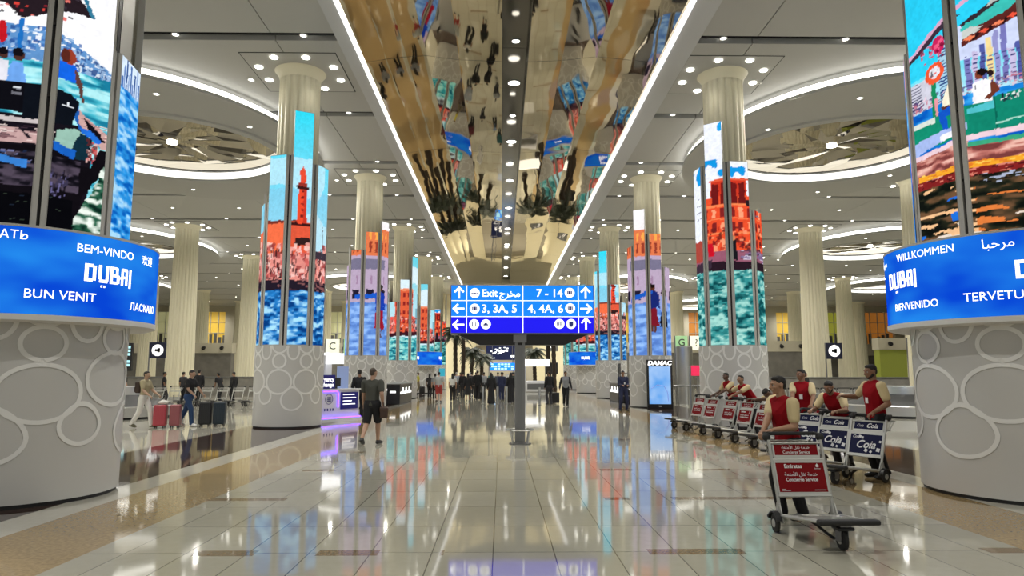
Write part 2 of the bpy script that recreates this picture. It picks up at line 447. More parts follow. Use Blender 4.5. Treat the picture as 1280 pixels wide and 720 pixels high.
CL = [(-21.45, 'left'), (21.5, 'right'), (-36.25, 'left'), (36.05, 'right'), (-51, 'left'), (50.5, 'right')]
colproto = None; lpproto = light_panel(-6.75, 22.4, 'square ceiling panel of spotlights round a screen tower column', 'spotlight panels round the columns')
lp_skip = True
for ix, (x, s) in enumerate(CL):
    for k in range(7):
        y = 22.4 + 12.5 * k - (.4 if s == 'left' else 0)
        if abs(x) > 30 and y < 40: continue
        lab = 'tall ivory fluted column rising to the ceiling in the %s side hall' % s; grp = 'fluted columns in the %s side hall' % s
        if colproto is None:
            colproto = thing('fluted_column', lab, 'column', (x, y, 0), 0, grp); tag(colproto, kind='thing')
            obj('shaft', fluted(.93, .74, 0, CEIL - .3), col_m, colproto, 2); obj('capital', capital(.74), col_m, colproto, True)
            bm = NB(); lathe(bm, [(1.0, 0), (1.0, .12), (.95, .14)], 48); obj('plinth', bm, steel, colproto, True)
        else: dup(colproto, (x, y, 0), 0, lab, grp)
        if y < 75 and abs(x) < 40:
            dup(lpproto, (x, y, CEIL), 0, 'square ceiling panel of spotlights round a fluted column in the side hall', 'spotlight panels round the fluted columns')

# ------------------------------------------------------------------ pictures shown on the screens (painted as vertex colours of the glowing screen mesh)
class Canvas:
    def __init__(s, W_, z0, z1, res):
        s.res = res; s.z0 = z0; s.W = W_; s.a = np.zeros((int((z1 - z0) * res) + 2, int(W_ * res) + 2, 3)); s.h, s.w = s.a.shape[:2]
        s.X = (np.arange(s.w) / res - W_ / 2)[None, :] * np.ones((s.h, 1)); s.Z = (np.arange(s.h) / res + z0)[:, None] * np.ones((1, s.w))
        s.rng = np.random.RandomState(5)
    def fill(s, mask, c, al=1): c = np.array(srgb(*c)); s.a[mask] = s.a[mask] * (1 - al) + c * al
    def rect(s, x0, z0, x1, z1, c, al=1): s.fill((s.X >= x0) & (s.X < x1) & (s.Z >= z0) & (s.Z < z1), c, al)
    def ell(s, x, z, rx, rz, c, al=1): s.fill(((s.X - x) / rx) ** 2 + ((s.Z - z) / rz) ** 2 < 1, c, al)
    def poly(s, pts_, c, al=1):
        m = np.zeros(s.X.shape, bool); n = len(pts_)
        for i in range(n):
            (x1, z1), (x2, z2) = pts_[i], pts_[(i + 1) % n]
            if z1 == z2: continue
            cond = ((s.Z >= min(z1, z2)) & (s.Z < max(z1, z2))); xi = x1 + (s.Z - z1) * (x2 - x1) / (z2 - z1)
            m ^= cond & (s.X < xi)
        s.fill(m, c, al)
    def grad(s, z0, z1, c0, c1):
        m = (s.Z >= z0) & (s.Z < z1); t = np.clip((s.Z - z0) / (z1 - z0), 0, 1)[..., None]
        g = np.array(srgb(*c0)) * (1 - t) + np.array(srgb(*c1)) * t; s.a[m] = g[m]
    def noise(s, fx, fz):
        gx, gz = int(s.W * fx) + 3, int(s.h / s.res * fz) + 3
        G = s.rng.rand(gz, gx); x = (s.X + s.W / 2) * fx; z = (s.Z - s.z0) * fz
        xi = np.clip(x.astype(int), 0, gx - 2); zi = np.clip(z.astype(int), 0, gz - 2); fx_ = x - xi; fz_ = z - zi
        fx_ = fx_ * fx_ * (3 - 2 * fx_); fz_ = fz_ * fz_ * (3 - 2 * fz_)
        return (G[zi, xi] * (1 - fx_) + G[zi, xi + 1] * fx_) * (1 - fz_) + (G[zi + 1, xi] * (1 - fx_) + G[zi + 1, xi + 1] * fx_) * fz_
    def water(s, z0, z1, dark, mid, light, fx=3.2, fz=9, mask=None):
        n = .55 * s.noise(fx, fz) + .45 * s.noise(fx * 2.3, fz * 2.1)
        m = (s.Z >= z0) & (s.Z < z1)
        if mask is not None: m &= mask
        D, M_, L_ = (np.array(srgb(*c)) for c in (dark, mid, light))
        t = np.clip((n - .3) / .4, 0, 1)[..., None]
        g = np.where(t < .5, D + (M_ - D) * t * 2, M_ + (L_ - M_) * (t * 2 - 1)); s.a[m] = g[m]
    def speck(s, x0, z0, x1, z1, cols, size, n):
        for _ in range(n):
            x = s.rng.uniform(x0, x1); z = s.rng.uniform(z0, z1); w, h = size[0] * s.rng.uniform(.4, 1), size[1] * s.rng.uniform(.4, 1)
            s.rect(x - w, z - h, x + w, z + h, cols[s.rng.randint(len(cols))], .85)
    def person(s, x, z, h, top, bot, skin=(90, 50, 35), hair=(25, 18, 15)):
        s.rect(x - .05 * h, z, x - .01 * h, z + .3 * h, skin); s.rect(x + .01 * h, z, x + .05 * h, z + .3 * h, skin)
        s.poly([(x - .13 * h, z + .15 * h), (x + .13 * h, z + .15 * h), (x + .07 * h, z + .55 * h), (x - .07 * h, z + .55 * h)], bot)
        s.poly([(x - .09 * h, z + .5 * h), (x + .09 * h, z + .5 * h), (x + .11 * h, z + .84 * h), (x - .11 * h, z + .84 * h)], top)
        s.poly([(x + .08 * h, z + .82 * h), (x + .12 * h, z + .8 * h), (x + .15 * h, z + .5 * h), (x + .11 * h, z + .5 * h)], top)
        s.ell(x, z + .92 * h, .055 * h, .07 * h, skin); s.ell(x, z + .95 * h, .06 * h, .05 * h, hair)
    # a wavy, slightly grainy camera look so that nothing in the shown photograph is ruler straight
_dummy = None
def _warp(s, amt, grain=.10):
    dx = ((s.noise(7, 7) - .5) * amt * 2 + (s.noise(18, 18) - .5) * amt) * s.res; dz = ((s.noise(7, 7) - .5) * amt * 2 + (s.noise(18, 18) - .5) * amt) * s.res
    ix = np.clip((np.arange(s.w)[None, :] + dx).astype(int), 0, s.w - 1); iz = np.clip((np.arange(s.h)[:, None] + dz).astype(int), 0, s.h - 1)
    s.a = s.a[iz, ix]; g = 1 + (s.noise(10, 10) - .5) * grain + (s.noise(26, 26) - .5) * grain * 1.6; s.a = np.clip(s.a * g[..., None], 0, 1); return s
Canvas.warp = _warp
def pic_minaret(res):
    c = Canvas(6.4, 2.4, 10.2, res); c.grad(2.4, 8, (170, 215, 230), (120, 205, 235)); c.grad(7.4, 10.3, (120, 215, 240), (0, 215, 240))
    n = c.noise(.8, .9); c.fill((n > .6) & (c.Z < 8.4), (205, 235, 245), .6)
    c.rect(-2.2, 4.3, .35, 6.1, (238, 120, 85)); c.rect(-1.0, 4.3, .0, 6.35, (240, 110, 70)); c.rect(-.95, 6.3, .02, 6.38, (120, 50, 40))
    c.rect(-.2, 4.3, .6, 6.35, (222, 88, 60)); c.rect(-.22, 6.2, .62, 6.32, (60, 25, 25)); c.rect(.0, 5.6, .5, 5.85, (50, 30, 30))
    c.poly([(.02, 6.3), (.34, 6.3), (.3, 7.45), (.06, 7.45)], (235, 75, 45)); c.poly([(.22, 6.3), (.34, 6.3), (.3, 7.45), (.2, 7.45)], (200, 55, 38))
    c.rect(-.01, 7.4, .37, 7.5, (60, 25, 25)); c.rect(.04, 7.5, .32, 7.6, (150, 50, 40)); c.rect(.09, 7.6, .27, 7.95, (228, 75, 50)); c.poly([(.07, 7.95), (.29, 7.95), (.18, 8.2)], (220, 80, 55)); c.rect(.17, 8.2, .19, 8.4, (120, 60, 50))
    for k in range(5): c.rect(.14, 6.5 + k * .2, .2, 6.56 + k * .2, (120, 35, 30))
    c.rect(-3, 4.3, 3, 5.3, (225, 140, 130)); c.speck(-3, 4.6, 3, 5.7, [(235, 160, 150), (205, 95, 90), (245, 200, 190), (150, 60, 60)], (.1, .1), 260)
    c.speck(-3, 4.5, 3, 5.5, [(40, 20, 25), (70, 30, 35), (245, 190, 185)], (.03, .12), 380); c.rect(.5, 5.2, 1.4, 5.5, (60, 50, 60)); c.rect(1.0, 5.3, 1.02, 6.3, (90, 90, 100))
    c.rect(-3, 4.15, 3, 4.5, (35, 28, 40)); c.speck(-3, 4.15, 3, 4.6, [(80, 50, 60), (20, 15, 25), (140, 90, 90)], (.15, .03), 120)
    c.water(2.3, 4.2, (10, 60, 125), (40, 130, 205), (165, 220, 245), 3.4, 8); return c.warp(.02, .10)
def pic_red_house(res):
    c = Canvas(6.4, 2.4, 10.2, res); c.grad(2.4, 10.3, (235, 240, 250), (238, 242, 250))
    n = .6 * c.noise(2.2, 2.5) + .4 * c.noise(6, 6)
    c.fill((n + (.35 - abs(c.Z - 8.0) * .8) > .72) & (c.Z > 7.4), (20, 150, 225)); c.fill((n + (.4 - abs(c.Z - 9.55) * 1.4) > .72) & (c.X > -.25) & (c.X < .2), (30, 160, 230))
    c.rect(-.9, 5.4, 2.6, 7.2, (232, 80, 45)); c.rect(-.55, 7.2, .6, 7.75, (205, 55, 35)); c.rect(-.62, 7.7, .66, 7.8, (225, 90, 60))
    for k in range(4): c.rect(-.5 + k * .28, 6.9, -.3 + k * .28, 7.65, (110, 25, 25)); 
    for z in (6.45, 6.9, 6.0): c.rect(-.9, z, 2.6, z + .05, (245, 130, 80))
    for j in range(12):
        for z in (5.55, 6.1, 6.55): c.rect(-.8 + j * .28, z, -.66 + j * .28, z + .26, (130, 35, 35) if (j + int(z * 10)) % 3 else (250, 160, 120))
    c.rect(.55, 6.9, .95, 7.1, (40, 30, 35)); c.speck(-.9, 5.3, 2.6, 6.2, [(250, 150, 110), (190, 50, 35), (90, 30, 30)], (.08, .07), 160)
    for k in range(4): c.rect(-1.3, 6.6 + k * .22, -.7, 6.62 + k * .22, (110, 110, 130)); c.rect(.7, 6.6 + k * .2, 1.3, 6.62 + k * .2, (110, 110, 130))
    c.rect(-3, 5.1, 3, 5.45, (150, 90, 110)); c.rect(.0, 5.15, .2, 5.8, (25, 25, 30)); c.ell(.1, 5.86, .08, .09, (190, 130, 90)); c.rect(-.7, 5.3, -.5, 5.75, (200, 20, 40)); c.speck(.4, 5.1, 1.8, 5.5, [(200, 190, 210), (60, 40, 60), (120, 100, 140)], (.2, .03), 60)
    c.rect(-1.6, 5.2, -.8, 5.9, (170, 70, 60)); c.rect(-3, 4.85, 3, 5.12, (40, 25, 35)); c.poly([(-1.7, 4.6), (-.6, 4.95), (-.6, 5.2), (-1.7, 5.1)], (60, 45, 60))
    c.water(2.3, 4.85, (15, 70, 75), (55, 150, 150), (160, 215, 205)); return c.warp(.02, .10)
def pic_walk(res, two=False):
    c = Canvas(6.4, 2.4, 10.2, res); c.grad(2.4, 10.3, (190, 175, 205), (180, 165, 200)); c.grad(8.6, 10.3, (245, 240, 240), (250, 250, 252))
    c.rect(-3, 7.4, 3, 8.75, (225, 120, 75)); 
    for j in range(20): c.rect(-3 + j * .3, 7.55, -2.88 + j * .3, 8.1, (150, 60, 45)); c.rect(-3 + j * .3, 8.2, -2.88 + j * .3, 8.6, (250, 170, 80))
    c.rect(-3, 5.1, 3, 7.4, (185, 165, 190)); c.rect(-1.2, 6.7, .9, 7.2, (120, 115, 140)); 
    for j in range(8): c.rect(-2.2 + j * .7, 5.2, -1.85 + j * .7, 5.7, (35, 30, 50)); c.rect(-2 + j * .7, 6.0, -1.9 + j * .7, 6.4, (160, 130, 160))
    c.water(2.3, 5.1, (85, 125, 200), (110, 155, 225), (150, 190, 245), 2, 5)
    if two: c.person(.15, 3.6, 2.4, (25, 40, 110), (120, 25, 40)); c.person(.75, 3.5, 2.3, (150, 160, 210), (20, 15, 25)); c.poly([(-1.0, 5.1), (.1, 5.5), (.1, 5.7), (-1.0, 5.4)], (30, 90, 190))
    else: c.person(.62, 3.4, 2.6, (25, 60, 170), (150, 25, 45)); c.poly([(-.7, 5.2), (.6, 5.3), (.6, 5.55), (-.7, 5.4)], (30, 90, 200))
    return c.warp(.015, .08)
def pic_creek(res):
    c = Canvas(6.4, 2.4, 10.2, res); c.grad(2.4, 10.3, (225, 235, 240), (60, 205, 225)); n = c.noise(1, 1); c.fill((n > .6) & (c.Z > 6.5), (240, 245, 250), .7)
    c.rect(-3, 4.2, 3, 5.4, (205, 110, 100)); c.rect(-.6, 4.3, .7, 7.2, (222, 95, 60)); c.rect(-.65, 7.1, .75, 7.25, (235, 140, 100))
    for j in range(5):
        for z in (4.9, 5.5, 6.1, 6.7): c.rect(-.5 + j * .25, z, -.38 + j * .25, z + .3, (140, 35, 35))
    c.rect(1.0, 4.6, 2.8, 6.0, (120, 170, 185)); c.speck(-3, 4.2, 3, 5.4, [(240, 180, 170), (150, 50, 50), (60, 30, 40), (250, 60, 50)], (.09, .09), 260)
    c.poly([(-3, 4.0), (3, 4.2), (3, 4.5), (-3, 4.2)], (60, 25, 35)); c.water(2.3, 4.0, (20, 90, 110), (60, 170, 180), (160, 225, 215)); return c.warp(.02, .08)
def pic_boat(res):     # dark wooden boat with a post and passengers: tower at the left edge
    c = Canvas(5.6, 3.3, 10.5, res); W_ = (250, 250, 253); c.rect(-3, 3.2, 3, 11, W_)
    c.poly([(-2.8, 5.6), (-2.8, 6.25), (.1, 6.2), (.5, 6.02), (1.0, 5.78), (1.0, 5.6)], (95, 145, 200)); c.speck(-2.6, 5.7, .4, 6.2, [(225, 235, 245), (40, 80, 150), (130, 170, 215), (60, 110, 180), (245, 248, 252)], (.035, .03), 420); c.speck(.2, 5.7, .95, 6.0, [(225, 235, 245), (40, 70, 130), (150, 180, 215)], (.03, .03), 160)
    c.fill(c.Z > 6.24 - np.clip(c.X - .15, 0, 9) * .52 + (c.noise(9, 3) - .5) * .08, W_)
    c.water(3.2, 5.74, (25, 120, 150), (70, 185, 205), (175, 235, 240), 2.2, 13); c.rect(-3, 3.2, .62, 4.98, (22, 18, 26))
    c.poly([(-2.8, 6.5), (-2.8, 11), (.16, 11), (.16, 6.9), (.56, 6.57), (.2, 6.52), (-.05, 6.38), (-.3, 6.3), (-.5, 6.48)], (38, 28, 34)); c.speck(-1.2, 6.34, .3, 6.8, [(225, 70, 60), (150, 35, 45), (60, 50, 60), (235, 120, 110), (20, 16, 20)], (.035, .02), 60); c.poly([(.30, 6.9), (.36, 6.9), (.56, 6.57), (.50, 6.56)], (50, 120, 150))
    c.ell(-.50, 6.08, .055, .16, (190, 25, 35)); c.rect(-.32, 5.85, -.27, 6.3, (30, 110, 190))
    for x, col in ((-.47, (225, 225, 235)), (-.30, (110, 165, 235)), (-1.0, (220, 220, 225)), (-1.4, (90, 120, 190))):
        c.poly([(x - .10, 5.40), (x + .11, 5.40), (x + .07, 5.68), (x - .06, 5.70)], col); c.ell(x + .01, 5.78, .06, .08, (75, 45, 40)); c.ell(x + .0, 5.82, .065, .05, (18, 14, 20))
    c.rect(-2.8, 5.02, .02, 5.42, (14, 14, 20)); c.speck(-2.5, 5.25, .0, 5.36, [(225, 230, 235), (120, 120, 130)], (.05, .02), 22)
    c.poly([(.10, 5.55), (.38, 5.58), (.39, 5.74), (.30, 5.82), (.1, 5.80)], (20, 100, 225)); c.ell(.06, 5.6, .07, .1, (90, 50, 45))
    c.poly([(.34, 5.76), (.40, 5.70), (.455, 5.50), (.49, 5.32), (.45, 5.28), (.41, 5.50), (.35, 5.62)], (95, 60, 55)); c.ell(.26, 5.90, .085, .11, (150, 60, 40)); c.ell(.20, 5.9, .06, .1, (90, 40, 30))
    c.poly([(.1, 5.36), (.38, 5.36), (.45, 5.12), (.52, 4.98), (.46, 4.92), (.38, 5.1), (.1, 5.2)], (30, 90, 170))
    c.poly([(-.2, 4.9), (.36, 4.95), (.42, 5.30), (.3, 5.40), (-.2, 5.40)], (14, 18, 26)); c.rect(.22, 5.2, .36, 5.22, (230, 235, 240)); c.rect(.27, 5.2, .3, 5.27, (230, 235, 240))
    c.poly([(.42, 5.22), (.60, 5.10), (.90, 4.90), (.92, 4.72), (.75, 4.74), (.62, 4.88), (.44, 5.02)], (205, 165, 160)); c.speck(.5, 4.85, .9, 5.1, [(240, 215, 205), (165, 120, 120)], (.06, .01), 40); c.poly([(.50, 5.12), (.66, 5.02), (.80, 4.86), (.72, 4.82), (.60, 4.92)], (20, 16, 24))
    c.poly([(.46, 4.98), (.60, 4.96), (.76, 4.84), (.70, 4.80), (.5, 4.86)], (35, 110, 215))
    c.poly([(-2.8, 4.90), (.0, 4.88), (.0, 4.94), (-2.8, 5.0)], (200, 190, 190)); c.poly([(-2.8, 4.62), (.05, 4.60), (.1, 4.78), (-2.8, 4.86)], (195, 160, 158)); c.speck(-1.5, 4.64, .05, 4.84, [(235, 215, 210), (120, 85, 90), (60, 45, 55)], (.12, .008), 90); c.poly([(-.26, 4.84), (-.22, 4.84), (-.08, 4.68), (-.12, 4.68)], (30, 25, 35))
    c.poly([(.16, 4.6), (.52, 4.62), (.6, 4.86), (.42, 4.92), (.16, 4.86)], (150, 190, 175)); c.poly([(.34, 4.52), (.58, 4.52), (.60, 4.86), (.46, 4.90)], (18, 45, 58)); c.poly([(.14, 4.55), (.40, 4.50), (.44, 4.62), (.14, 4.70)], (25, 95, 190)); c.speck(.57, 4.52, .70, 4.82, [(200, 70, 70), (225, 180, 175), (90, 40, 45)], (.02, .03), 50)
    c.poly([(-2.8, 3.2), (-2.8, 4.62), (.16, 4.58), (.40, 4.46), (.62, 4.44), (.74, 4.72), (.92, 4.70), (.80, 4.42), (.55, 4.02), (.44, 3.2)], (16, 13, 18)); c.water(4.05, 4.5, (14, 12, 18), (22, 20, 28), (80, 70, 85), 4, 14, mask=(c.X < .5) & (c.Z < 4.5)); c.speck(-1.2, 4.34, -.08, 4.5, [(60, 90, 150), (120, 120, 160), (20, 20, 30)], (.05, .015), 60); c.poly([(-.42, 4.33), (-.1, 4.28), (-.1, 4.38), (-.42, 4.43)], (55, 125, 205)); c.speck(.1, 3.9, .35, 4.3, [(110, 105, 150), (60, 55, 80), (20, 16, 24)], (.012, .04), 70)
    c.fill((c.Z < 3.95) & (c.X < .44), (8, 8, 12)); c.speck(-1.5, 3.4, .3, 3.95, [(30, 40, 55), (50, 60, 50)], (.03, .008), 60)
    m = (c.X > .44 + np.clip(c.Z - 3.6, 0, 9) * .42 + (c.noise(6, 8) - .5) * .08) & (c.Z < 4.5) & (c.X < 1.0); c.water(3.2, 4.5, (12, 40, 32), (50, 105, 80), (235, 245, 235), 6, 13, mask=m)
    c.fill(c.X > .98, (215, 232, 248)); 
    for k in range(16): x = .99 + k * .075; c.rect(x, 5.6, x + .055, 5.95 + ((k * 7) % 5) * .09, [(70, 110, 175), (110, 140, 195), (45, 85, 150), (150, 175, 215)][k % 4])
    c.water(3.2, 5.78, (10, 90, 180), (45, 150, 225), (165, 215, 245), 3, 10, mask=c.X > .98); return c.warp(.012)
def pic_abra(res):     # open wooden passenger boat, skyline behind: tower at the right edge
    c = Canvas(5.6, 3.3, 10.5, res); c.grad(3.3, 10.5, (60, 215, 240), (0, 190, 240)); c.fill((c.Z < 6.5) & (c.X > -.45), (205, 215, 245)); c.grad(5.3, 6.0, (190, 225, 240), (110, 220, 240))
    for k in range(22):
        x = -.30 + k * .085; h_ = 6.0 + ((k * 7) % 6) * .075; c.rect(x, 5.55, x + .07, h_, [(120, 120, 185), (200, 190, 225), (80, 90, 160), (240, 215, 150), (150, 150, 205)][k % 5])
        for z in range(8): c.rect(x + .01, 5.6 + z * .06, x + .06, 5.612 + z * .06, (60, 60, 120))
    c.rect(-1.25, 5.5, -.75, 5.95, (205, 205, 220)); 
    for z in range(10): c.rect(-1.25, 5.52 + z * .045, -.98, 5.535 + z * .045, (50, 50, 90))
    c.rect(-.66, 5.5, -.42, 6.34, (165, 205, 225))
    for z in range(17): c.rect(-.66, 5.55 + z * .047, -.42, 5.568 + z * .047, (40, 70, 130))
    c.speck(-1.4, 5.44, 2.6, 5.66, [(230, 205, 220), (120, 80, 120), (200, 120, 140), (90, 80, 130)], (.03, .02), 420)
    c.water(3.3, 5.48, (10, 90, 190), (25, 130, 215), (60, 165, 235), 3, 8)
    c.poly([(-1.25, 6.30), (-.46, 6.66), (.4, 7.2), (.4, 7.28), (-.46, 6.74), (-1.25, 6.36)], (215, 165, 195)); c.poly([(-1.25, 6.24), (-.46, 6.58), (-.30, 6.66), (-.46, 6.68), (-1.25, 6.30)], (60, 45, 60)); c.rect(-.52, 6.38, -.40, 6.56, (40, 35, 45))
    c.poly([(-.32, 6.18), (-.28, 6.48), (-.1, 6.62), (2.6, 8.2), (2.6, 7.0), (.4, 6.44)], (90, 38, 34)); c.poly([(-.32, 6.44), (-.1, 6.60), (2.6, 7.9), (2.6, 7.75), (.2, 6.54), (-.3, 6.36)], (60, 190, 180)); c.poly([(-.32, 6.50), (-.1, 6.64), (2.6, 8.3), (2.6, 8.0), (.0, 6.62), (-.3, 6.46)], (50, 42, 50)); c.poly([(-.3, 6.28), (-.05, 6.40), (-.18, 6.44), (-.3, 6.4)], (200, 205, 200)); c.poly([(.0, 6.66), (.25, 6.78), (.1, 6.9)], (190, 195, 190)); c.poly([(.35, 6.85), (.6, 7.0), (.42, 7.1)], (190, 195, 190))
    for k in range(9): x, z = -.22 + k * .17, 6.28 + k * .055; c.poly([(x - .07, z), (x, z + .035), (x + .08, z + .02), (x, z - .03)], (235, 85, 60) if k % 2 else (240, 130, 90)); c.poly([(x + .03, z - .04), (x + .07, z - .03), (x + .12, z + .06), (x + .08, z + .06)], (45, 20, 22))
    c.rect(-.81, 5.25, -.73, 5.95, (25, 135, 90)); c.ell(-.62, 6.36, .12, .12, (200, 35, 90)); c.speck(-.95, 6.15, -.5, 6.42, [(200, 30, 70), (235, 90, 130), (120, 20, 50)], (.04, .03), 26)
    c.ell(-.73, 5.97, .17, .155, (238, 88, 50)); c.ell(-.73, 5.98, .095, .085, (225, 225, 235)); c.speck(-.8, 5.93, -.67, 6.03, [(235, 80, 60), (240, 245, 250), (60, 50, 70)], (.02, .015), 12); c.rect(-.76, 5.3, -.70, 5.6, (225, 150, 160))
    c.rect(-1.40, 4.9, -.2, 5.33, (20, 140, 110)); c.rect(-1.4, 5.25, -.78, 5.33, (215, 225, 215)); c.poly([(-.32, 4.88), (-.32, 5.33), (.05, 5.38), (2.6, 5.65), (2.6, 4.9)], (18, 132, 108)); c.poly([(-.32, 5.28), (.0, 5.33), (.0, 5.2), (-.32, 5.2)], (80, 190, 200)); c.rect(.0, 4.9, .015, 5.4, (10, 95, 80)); c.poly([(-.0, 4.99), (.7, 5.07), (.7, 5.09), (-.0, 5.01)], (170, 215, 200)); c.speck(.08, 5.3, .28, 5.38, [(235, 235, 235), (30, 30, 50)], (.018, .02), 30)
    c.ell(-.43, 5.87, .05, .08, (90, 50, 40)); c.poly([(-.64, 5.36), (-.34, 5.36), (-.36, 5.74), (-.48, 5.74), (-.60, 5.56)], (250, 240, 215)); c.poly([(-.66, 5.42), (-.52, 5.40), (-.46, 5.34), (-.64, 5.34)], (95, 50, 40))
    c.poly([(-.72, 5.36), (-.36, 5.40), (-.36, 5.30), (-.40, 5.02), (-.49, 5.02), (-.48, 5.26), (-.58, 5.26), (-.56, 5.02), (-.65, 5.02), (-.70, 5.24)], (20, 85, 195))
    c.poly([(-.24, 5.34), (-.02, 5.34), (.02, 5.56), (-.08, 5.66), (-.24, 5.62)], (248, 246, 250)); c.poly([(-.02, 5.62), (.04, 5.58), (.08, 5.44), (-.05, 5.36), (-.12, 5.38), (-.04, 5.46)], (110, 55, 40)); c.ell(-.15, 5.73, .052, .07, (130, 62, 42)); c.ell(-.115, 5.76, .06, .055, (25, 15, 18)); c.ell(-.02, 5.72, .04, .05, (40, 25, 25)); c.rect(-.22, 5.52, -.20, 5.6, (60, 60, 70))
    c.poly([(-1.62, 4.98), (-1.2, 4.84), (-.34, 4.98), (-.34, 5.10), (-1.2, 5.05), (-1.5, 5.12)], (165, 185, 235)); c.ell(-.60, 4.97, .13, .045, (245, 245, 250)); c.ell(-.47, 5.0, .1, .04, (240, 240, 245)); c.rect(-1.62, 5.0, -1.5, 5.26, (200, 210, 225)); c.poly([(-1.68, 5.2), (-1.55, 4.95), (-1.2, 4.83), (-.3, 4.90), (2.6, 5.02), (2.6, 4.90), (-.3, 4.82), (-1.22, 4.72), (-1.6, 4.86), (-1.72, 5.1)], (235, 205, 215)); c.rect(-.34, 4.72, 2.6, 4.80, (60, 165, 125))
    c.water(4.2, 4.9, (120, 60, 58), (190, 115, 105), (235, 185, 170), 3, 16, mask=(c.Z < np.where(c.X < -1.2, 4.76 - (c.X + 1.2) * .2, np.where(c.X < -.34, 4.76 + (c.X + 1.2) * .07, 4.73))) & (c.X > -1.68) & (c.Z > 4.42 - np.clip(c.X + 1.3, 0, .6) * .0))
    c.fill((c.Z > 4.44) & (c.Z < 4.52 + .0 * c.X) & (c.X > -1.15), (240, 165, 45)); c.speck(-1.1, 4.43, 2.6, 4.53, [(250, 205, 90), (220, 120, 40)], (.05, .012), 90); c.fill((c.Z > 4.32) & (c.Z < 4.43) & (c.X > -1.5), (130, 35, 35)); c.speck(-1.5, 4.32, 2.6, 4.43, [(225, 130, 110), (60, 20, 25)], (.04, .01), 130)
    c.water(3.2, 4.32, (16, 20, 16), (38, 40, 28), (110, 80, 55), 3.2, 12, mask=c.X > -1.6); n = .55 * c.noise(2.2, 15) + .45 * c.noise(4.5, 26); c.fill((n > .66) & (c.Z < 4.3) & (c.X > -1.3), (240, 190, 140)); c.fill((n > .64) & (c.Z < 4.26) & (c.X > -.3), (225, 125, 60)); n = c.noise(2.6, 13); c.fill((n > .70) & (c.Z < 4.1) & (c.X < -.5), (30, 110, 215)); n = c.noise(3, 18); c.fill((n > .8) & (c.Z < 3.9), (230, 215, 200)); c.speck(-.3, 4.2, 2.6, 4.33, [(180, 190, 215), (20, 20, 20)], (.05, .012), 120)
    sd = c.X < -1.50; n = .5 * c.noise(4, 9) + .5 * c.noise(9, 16); c.fill((c.X < -1.52) & (n < .8) & (c.Z < 4.9 - (c.X + 1.5) * 2) , (15, 120, 220)); c.fill((c.X < -1.52) & (n > .62) & (c.Z < 4.75), (60, 170, 235)); c.fill((c.X > -1.62) & (c.X < -1.4) & (n > .5) & (c.Z < 4.6), (20, 30, 45))
    c.fill((c.X < -1.46) & (c.Z > 5.55), (30, 140, 225)); c.poly([(-1.70, 5.78), (-1.44, 6.0), (-1.44, 6.62), (-1.70, 6.36)], (238, 128, 65)); c.speck(-1.7, 5.75, -1.44, 5.95, [(60, 35, 60), (30, 25, 50), (225, 130, 90)], (.03, .04), 60); c.speck(-1.68, 5.95, -1.45, 6.4, [(225, 105, 45), (248, 150, 90)], (.03, .02), 60); return c.warp(.012)

scr_mat = bpy.data.materials.new('led_screen_picture'); scr_mat.use_nodes = True
nt = scr_mat.node_tree; nt.nodes.clear(); at = nt.nodes.new('ShaderNodeAttribute'); at.attribute_name = 'picture'
em = nt.nodes.new('ShaderNodeEmission'); em.inputs[1].default_value = 1.1; ou = nt.nodes.new('ShaderNodeOutputMaterial')
nt.links.new(at.outputs['Color'], em.inputs[0]); nt.links.new(em.outputs[0], ou.inputs[0])
def screen_mesh(name, w, z0, z1, cell, sample):
    """vertical grid in the XZ plane facing -Y, picture colours from sample(x, z) arrays"""
    nx = max(2, int(w / cell)); nz = max(2, int((z1 - z0) / cell))
    xs = np.linspace(-w / 2, w / 2, nx + 1); zs = np.linspace(z0, z1, nz + 1)
    X, Z = np.meshgrid(xs, zs); V = np.stack([X, np.zeros_like(X), Z], -1).reshape(-1, 3)
    i = np.arange(nz)[:, None] * (nx + 1) + np.arange(nx)[None, :]
    F = np.stack([i, i + 1, i + nx + 2, i + nx + 1], -1).reshape(-1, 4)
    me = bpy.data.meshes.new(name); me.vertices.add(len(V)); me.vertices.foreach_set('co', V.ravel())
    me.loops.add(F.size); me.loops.foreach_set('vertex_index', F.ravel()); me.polygons.add(len(F)); me.polygons.foreach_set('loop_start', np.arange(len(F)) * 4)
    me.update(calc_edges=True)
    at_ = me.attributes.new('picture', 'FLOAT_COLOR', 'POINT'); col = np.ones((len(V), 4), np.float32); col[:, :3] = sample(V[:, 0], V[:, 2]); at_.data.foreach_set('color', col.ravel())
    me.materials.append(scr_mat); return me
def sampler(cv, s0):
    def f(x, z):
        ix = np.clip(((x + s0 + cv.W / 2) * cv.res).astype(int), 0, cv.w - 1); iz = np.clip(((z - cv.z0) * cv.res).astype(int), 0, cv.h - 1)
        return cv.a[iz, ix]
    return f

